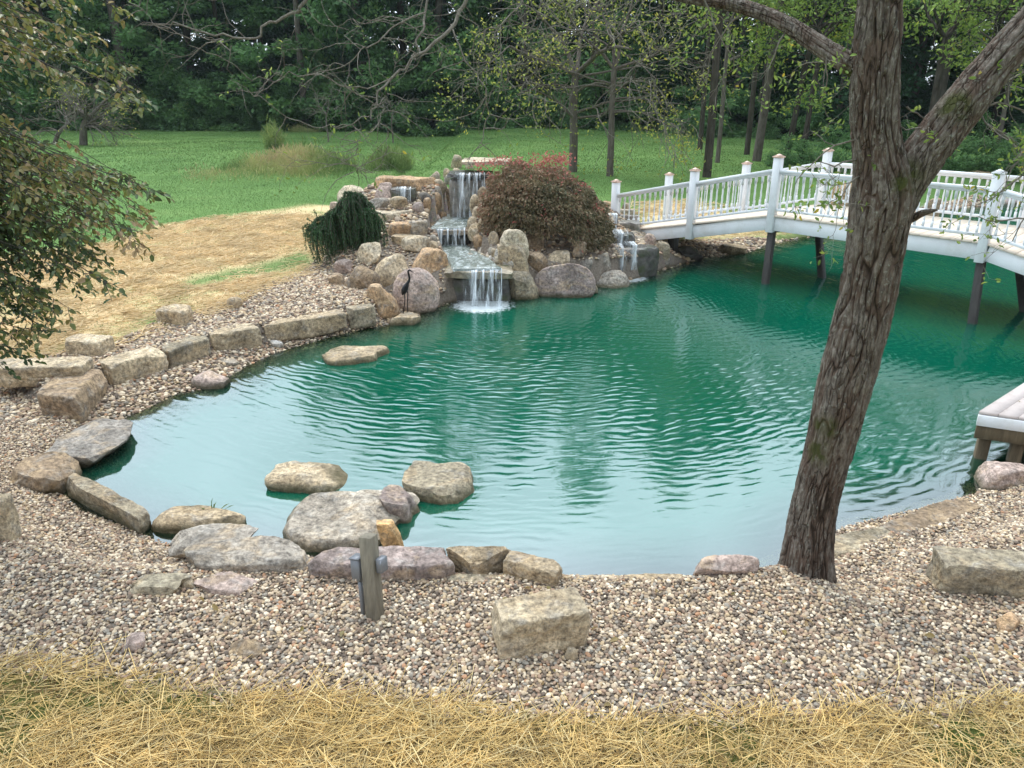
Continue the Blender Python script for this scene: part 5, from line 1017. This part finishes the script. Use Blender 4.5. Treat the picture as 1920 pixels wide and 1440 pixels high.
# shrubs low on the right behind the bridge
for u, v, s in ((1480, 312, .45), (1560, 318, .6), (1780, 322, .55), (1850, 326, .5), (1900, 330, .6)):
    g = G(u, v); o = link('bank_shrub', BU[0], None, tuple(g)); o.scale = (s, s, s); tag(o, {1480: 'low shrub beneath the leaning dark trunk', 1560: 'low shrub behind the tallest bridge posts', 1780: 'low shrub on the far bank right of the limb', 1850: 'low shrub by the flat pale slab', 1900: 'low shrub at the right edge beyond the bridge'}[u], 'shrub')

# ------------------------------------------------------------------ scattered stuff (instanced through geometry nodes)
def scatter(name, P, rot, scl, mat, shape='ico', verts=3, parent=None, smooth=True):
    me = mesh_np(name, P, np.zeros((0, 3), int), None, False, dict(rot=rot, scl=scl)); me.materials.append(mat); o = link(name, me, parent)
    ng = bpy.data.node_groups.new(name, 'GeometryNodeTree'); ng.interface.new_socket('Geometry', in_out='INPUT', socket_type='NodeSocketGeometry'); ng.interface.new_socket('Geometry', in_out='OUTPUT', socket_type='NodeSocketGeometry')
    n = ng.nodes; gi = n.new('NodeGroupInput'); go = n.new('NodeGroupOutput'); ip = n.new('GeometryNodeInstanceOnPoints'); mp_ = n.new('GeometryNodeMeshToPoints')
    if shape == 'ico': pr = n.new('GeometryNodeMeshIcoSphere'); pr.inputs['Subdivisions'].default_value = 2; pr.inputs['Radius'].default_value = .5
    else: pr = n.new('GeometryNodeMeshCone'); pr.inputs['Vertices'].default_value = verts; pr.inputs['Radius Top'].default_value = .12 if shape == 'cone' else .42; pr.inputs['Radius Bottom'].default_value = .5; pr.inputs['Depth'].default_value = 1
    sm = n.new('GeometryNodeSetMaterial'); sm.inputs['Material'].default_value = mat; shd = n.new('GeometryNodeSetShadeSmooth'); shd.inputs['Shade Smooth'].default_value = smooth
    ng.links.new(pr.outputs['Mesh'], shd.inputs[0]); ng.links.new(shd.outputs[0], sm.inputs[0]); ng.links.new(gi.outputs[0], mp_.inputs[0]); ng.links.new(mp_.outputs[0], ip.inputs['Points']); ng.links.new(sm.outputs[0], ip.inputs['Instance'])
    for k, s in (('rot', 'Rotation'), ('scl', 'Scale')):
        a = n.new('GeometryNodeInputNamedAttribute'); a.data_type = 'FLOAT_VECTOR'; a.inputs['Name'].default_value = k
        if s == 'Rotation':
            e = n.new('FunctionNodeEulerToRotation'); ng.links.new(a.outputs[0], e.inputs[0]); ng.links.new(e.outputs[0], ip.inputs[s])
        else: ng.links.new(a.outputs[0], ip.inputs[s])
    ng.links.new(ip.outputs[0], go.inputs[0]); md = o.modifiers.new('scatter', 'NODES'); md.node_group = ng; tag(o, kind='stuff'); return o
def hexgrid(x0, x1, y0, y1, st):
    a = np.arange(x0, x1, st); b = np.arange(y0, y1, st * .866); X, Y = np.meshgrid(a, b); X = X + (np.arange(len(b)) % 2)[:, None] * st / 2; P = np.c_[X.ravel(), Y.ravel()]; return P + rng.normal(size=P.shape) * st * .22
def infrustum(P, z=.4, mpx=90):
    q = np.c_[P[:, 0], P[:, 1], np.full(len(P), z)] - CAM; f = q @ np.array([0, math.cos(PITCH), -math.sin(PITCH)]); u = q[:, 0] / f * FPX; w = (q @ np.array([0, math.sin(PITCH), math.cos(PITCH)])) / f * FPX
    return (f > 0) & (np.abs(u) < 960 + mpx) & (np.abs(w) < 720 + mpx)
def gravel(name, x0, x1, y0, y1, st, smin, smax, label, cond=None):
    P = hexgrid(x0, x1, y0, y1, st); P = P[infrustum(P, .3, 520)]; g = np.where(np.minimum(polyseg_dist(P, CH1), polyseg_dist(P, CH2)) < .1, 9, polyseg_dist(P, GRAV)) + .03 * vn(np.c_[P * 3, P[:, :1] * 0], 2); f = polyseg_dist(P, STRAWF); d = polyseg_dist(P, SHORE); k = (g < .06) & (f > -.02 - .10 * rng.random(len(P)) ** 3) & (d > -.25)
    if cond is not None: k &= cond(P)
    P = P[k]; n = len(P); z = H(P[:, 0], P[:, 1]); s = rng.uniform(smin, smax, n) * np.where(rng.random(n) < .08, 1.35, 1); scl = np.c_[s, s * rng.uniform(.65, .9, n), s * rng.uniform(.4, .65, n)]
    rot = np.c_[rng.normal(size=n) * .35, rng.normal(size=n) * .35, rng.uniform(0, 6.28, n)]
    print(name, n); return tag(scatter(name, np.c_[P, z + .002 + rng.random(n) * .010], rot, scl, M['pebble']), label, 'gravel')
mound = lambda P: ~((P[:, 1] > 12.1) & (P[:, 0] > -2.3) & (P[:, 0] < 2.6)) | (rng.random(len(P)) < .3)
gravel('gravel', -6, 8, 1.8, 7.2, .022, .018, .035, 'rounded river pebbles covering the near bank')
gravel('gravel', -9, 3.5, 7.2, 13.5, .040, .036, .062, 'pale pebbles on the left bank up to the falls', mound)
gravel('gravel', -4, 14, 13.5, 27, .075, .06, .11, 'pebbles on the far bank behind the bridge')
# straw
def strawset(name, x0, x1, y0, y1, n, L0, L1, rad, label, poly, edge=.02, layers=.03, spots=True):
    P = np.c_[rng.uniform(x0, x1, n), rng.uniform(y0, y1, n)]; P = P[infrustum(P, .4, 420)]; d = polyseg_dist(P, poly) + .05 * vn(np.c_[P * 4, P[:, :1] * 0], 2); P = P[(d < edge) | ((d < .22) & (rng.random(len(P)) < .03))]
    if spots: c = fbm(np.c_[P * 1.9, P[:, :1] * 0], 3, 31); P = P[(c < (.35 if poly is STRAWF else .12)) | (rng.random(len(P)) < .3)]
    if poly is STRAWB: dp = polyseg_dist(P, PATCH) + .12 * vn(np.c_[P * 2, P[:, :1] * 0], 2); P = P[(dp > 0) | (rng.random(len(P)) < .06)]
    n = len(P); L = rng.uniform(L0, L1, n); el = np.abs(rng.normal(size=n)) * .11 + .01; az = rng.normal(size=n) * .75 + (rng.random(n) < .35) * rng.uniform(0, 3.14, n)
    rot = np.c_[np.zeros(n), math.pi / 2 - el, az]; scl = np.c_[rad * rng.uniform(.7, 1.3, n), rad * rng.uniform(.7, 1.3, n), L]; z = H(P[:, 0], P[:, 1]) + rng.random(n) ** 1.3 * layers + .004 + np.sin(el) * L * .4
    print(name, n); return tag(scatter(name, np.c_[P, z], rot, scl, M[name], 'straw', 4, smooth=False), label, 'straw')
strawset('straw', -4.2, 4.4, 1.2, 4.2, 138000, .04, .17, .0031, 'loose golden straw along the bottom of the photo', STRAWF, layers=.02)
strawset('straw', -4.2, 4.4, 1.2, 4.2, 15000, .12, .28, .0036, 'longer loose straws lying on top of the golden straw mat', STRAWF, layers=.04)
strawset('straw_pale', -9, 1, 8, 18, 70000, .10, .24, .009, 'straw spread thinly over new grass on the left bank', STRAWB, .05, .02)
strawset('straw_pale', 1, 14, 14, 22, 14000, .12, .26, .014, 'straw on the far bank behind the bridge rails', STRAWR, .3, .02)
def grassset(name, P, h, w, label, mat='grassblade', lean=.35):
    n = len(P); hh = h * rng.uniform(.6, 1.3, n); rot = np.c_[rng.normal(size=n) * lean, rng.normal(size=n) * lean, rng.uniform(0, 6.28, n)]; scl = np.c_[w * rng.uniform(.7, 1.3, n), w * .4 * np.ones(n), hh * 1.0]; z = H(P[:, 0], P[:, 1])
    print(name, n); return tag(scatter(name, np.c_[P, z], rot, scl, M[mat], 'cone', 3, smooth=False), label, 'grass')
def lawn(P):
    g = polyseg_dist(P, GRAV) > .1; s = (polyseg_dist(P, STRAWB) > .25 * rng.normal(size=len(P))) | (polyseg_dist(P, PATCH) < .15 * rng.normal(size=len(P))) | ((rng.random(len(P)) < .75) & (fbm(np.c_[P * 1.9, P[:, :1] * 0], 3, 31) > .15)); s2 = (polyseg_dist(P, STRAWR) > .3 * rng.normal(size=len(P))); return g & s & s2 & (P[:, 1] > 8) & (P[:, 1] < wood_line(P[:, 0]))
P = np.c_[rng.uniform(-20, 22, 330000), rng.uniform(9, 26, 330000)]; P = P[infrustum(P)]; P = P[lawn(P)]; grassset('lawn_grass', P, .026, .009, 'short green lawn grass behind the straw')
P = np.c_[rng.uniform(-36, 36, 260000), rng.uniform(26, 52, 260000)]; P = P[infrustum(P)]; P = P[lawn(P)]; grassset('lawn_grass', P, .036, .022, 'mown green meadow in front of the wood')
P = np.c_[rng.uniform(-4, 4.2, 34000), rng.uniform(1.6, 3.6, 34000)]; P = P[polyseg_dist(P, STRAWF) < -.03]; P = P[fbm(np.c_[P * 1.9, P[:, :1] * 0], 3, 31) > .18]; grassset('sprouting_grass', P, .05, .0045, 'thin green grass sprouting through the near straw', 'grassnear', .5)
# weeds on the lawn
def weeds(u0, u1, v, n, h, name, label, lo, hi, seed, dpt=2.2):
    r = np.random.default_rng(seed); A = G(u0, v); B = G(u1, v); f = r.random(n); bell = np.sqrt(np.clip(1 - (2 * r.random(n) - 1) ** 2, 0, 1)); P = A + (B - A) * f[:, None]; P[:, 1] += r.normal(size=n) * dpt * .5; c = (A + B) / 2
    nz_ = vn(np.c_[P[:, :2] * .9, P[:, :1] * 0], seed); hh = h * (.55 + .45 * np.sin(f * math.pi)) * (.75 + .45 * nz_) * r.uniform(.6, 1.1, n); z = H(P[:, 0], P[:, 1]); pts = []; ax = []; tn = []
    for k in range(6):
        pts.append(np.c_[P[:, 0] + r.normal(size=n) * .03 * k, P[:, 1], z + hh * k / 6]); ax.append(np.c_[r.normal(size=n) * .45, r.normal(size=n) * .45, np.ones(n)]); tn.append(np.clip(lo + (hi - lo) * (.5 + .7 * vn(np.c_[P[:, :2] * .7, P[:, :1] * 0], seed + 4)) + .12 * r.normal(size=n) + .04 * k, 0, 1))
    o = foliage(name, np.concatenate(pts) - c, np.tile(hh, 6) * .34, np.concatenate(tn), M['reed'], None, seed, asp=.10, axis_=np.concatenate(ax), six=False); o.location = c; tag(o, label, 'weeds', kind='stuff')
weeds(402, 665, 322, 4200, .75, 'weed_patch', 'long patch of tall pale weeds on the green lawn', -.1, .85, 3, 2.6)
weeds(690, 770, 318, 1500, .7, 'weed_patch', 'darker round weed clump right of the long patch', -.1, .3, 4, 1.6)
weeds(500, 530, 278, 300, 1.5, 'weed_patch', 'tall single weed behind the long patch', .1, .5, 5, .5)
weeds(545, 600, 248, 700, .6, 'weed_patch', 'brownish low weeds near the wood edge', .5, 1, 6, .8)
# the grass blades behind the tan shore rock, fallen leaves on the gravel
P = np.array([G(395, 962) + rng.normal(size=3) * [.05, .02, 0] for _ in range(9)]); o = foliage('water_plant', P - P[0], .16, rng.uniform(0, .3, 9), M['reed'], None, 3, asp=.07, axis_=np.tile([.3, 0, 1.], (9, 1)) + rng.normal(size=(9, 3)) * .4); o.location = P[0]; tag(o, 'few grass blades sticking up behind the rounded tan rock', 'plant')
LL = []
for _ in range(70):
    u, v = rng.uniform(20, 1900), rng.uniform(1100, 1330); g = G(u, v); LL.append(g + [0, 0, .025])
o = foliage('fallen_leaves', np.array(LL), .05, rng.uniform(.72, 1, len(LL)), M['beech_leaf'], None, 5, asp=.5, N=np.tile([0, 0, 1.], (len(LL), 1)), axis_=rng.normal(size=(len(LL), 3)) * [1, 1, .15]); tag(o, 'scattered brown fallen leaves on the near gravel', 'leaves', kind='stuff')
LL = np.array([D0 + a * rng.uniform(.1, 1.6) + b * rng.uniform(.08, .9) + [0, 0, .008] for _ in range(26)]); o = foliage('fallen_leaves', LL, .05, rng.uniform(.6, 1, 26), M['beech_leaf'], None, 7, asp=.35, N=np.tile([0, 0, 1.], (26, 1)), axis_=rng.normal(size=(26, 3)) * [1, 1, .1]); tag(o, 'few brown dry leaves lying on the dock boards', 'leaves', kind='stuff')

# ------------------------------------------------------------------ the faint air between here and the wood
m_ = MB(); x0, x1, y0_, y1, z0, z1_ = -420, 420, -40, 460, -3.0, 42
m_.box(((x0 + x1) / 2, (y0_ + y1) / 2, (z0 + z1_) / 2), ((x1 - x0) / 2, 0, 0), (0, (y1 - y0_) / 2, 0), (0, 0, (z1_ - z0) / 2))
hm = bpy.data.materials.new('haze'); hm.use_nodes = True; hn = hm.node_tree.nodes; hn.remove(hn['Principled BSDF']); pv = hn.new('ShaderNodeVolumePrincipled'); pv.inputs['Color'].default_value = (.80, .95, 1, 1); pv.inputs['Density'].default_value = .00033
hm.node_tree.links.new(pv.outputs[0], hn['Material Output'].inputs['Volume']); tag(m_.build('haze', hm), kind='stuff')
print('wood trees', nwood)
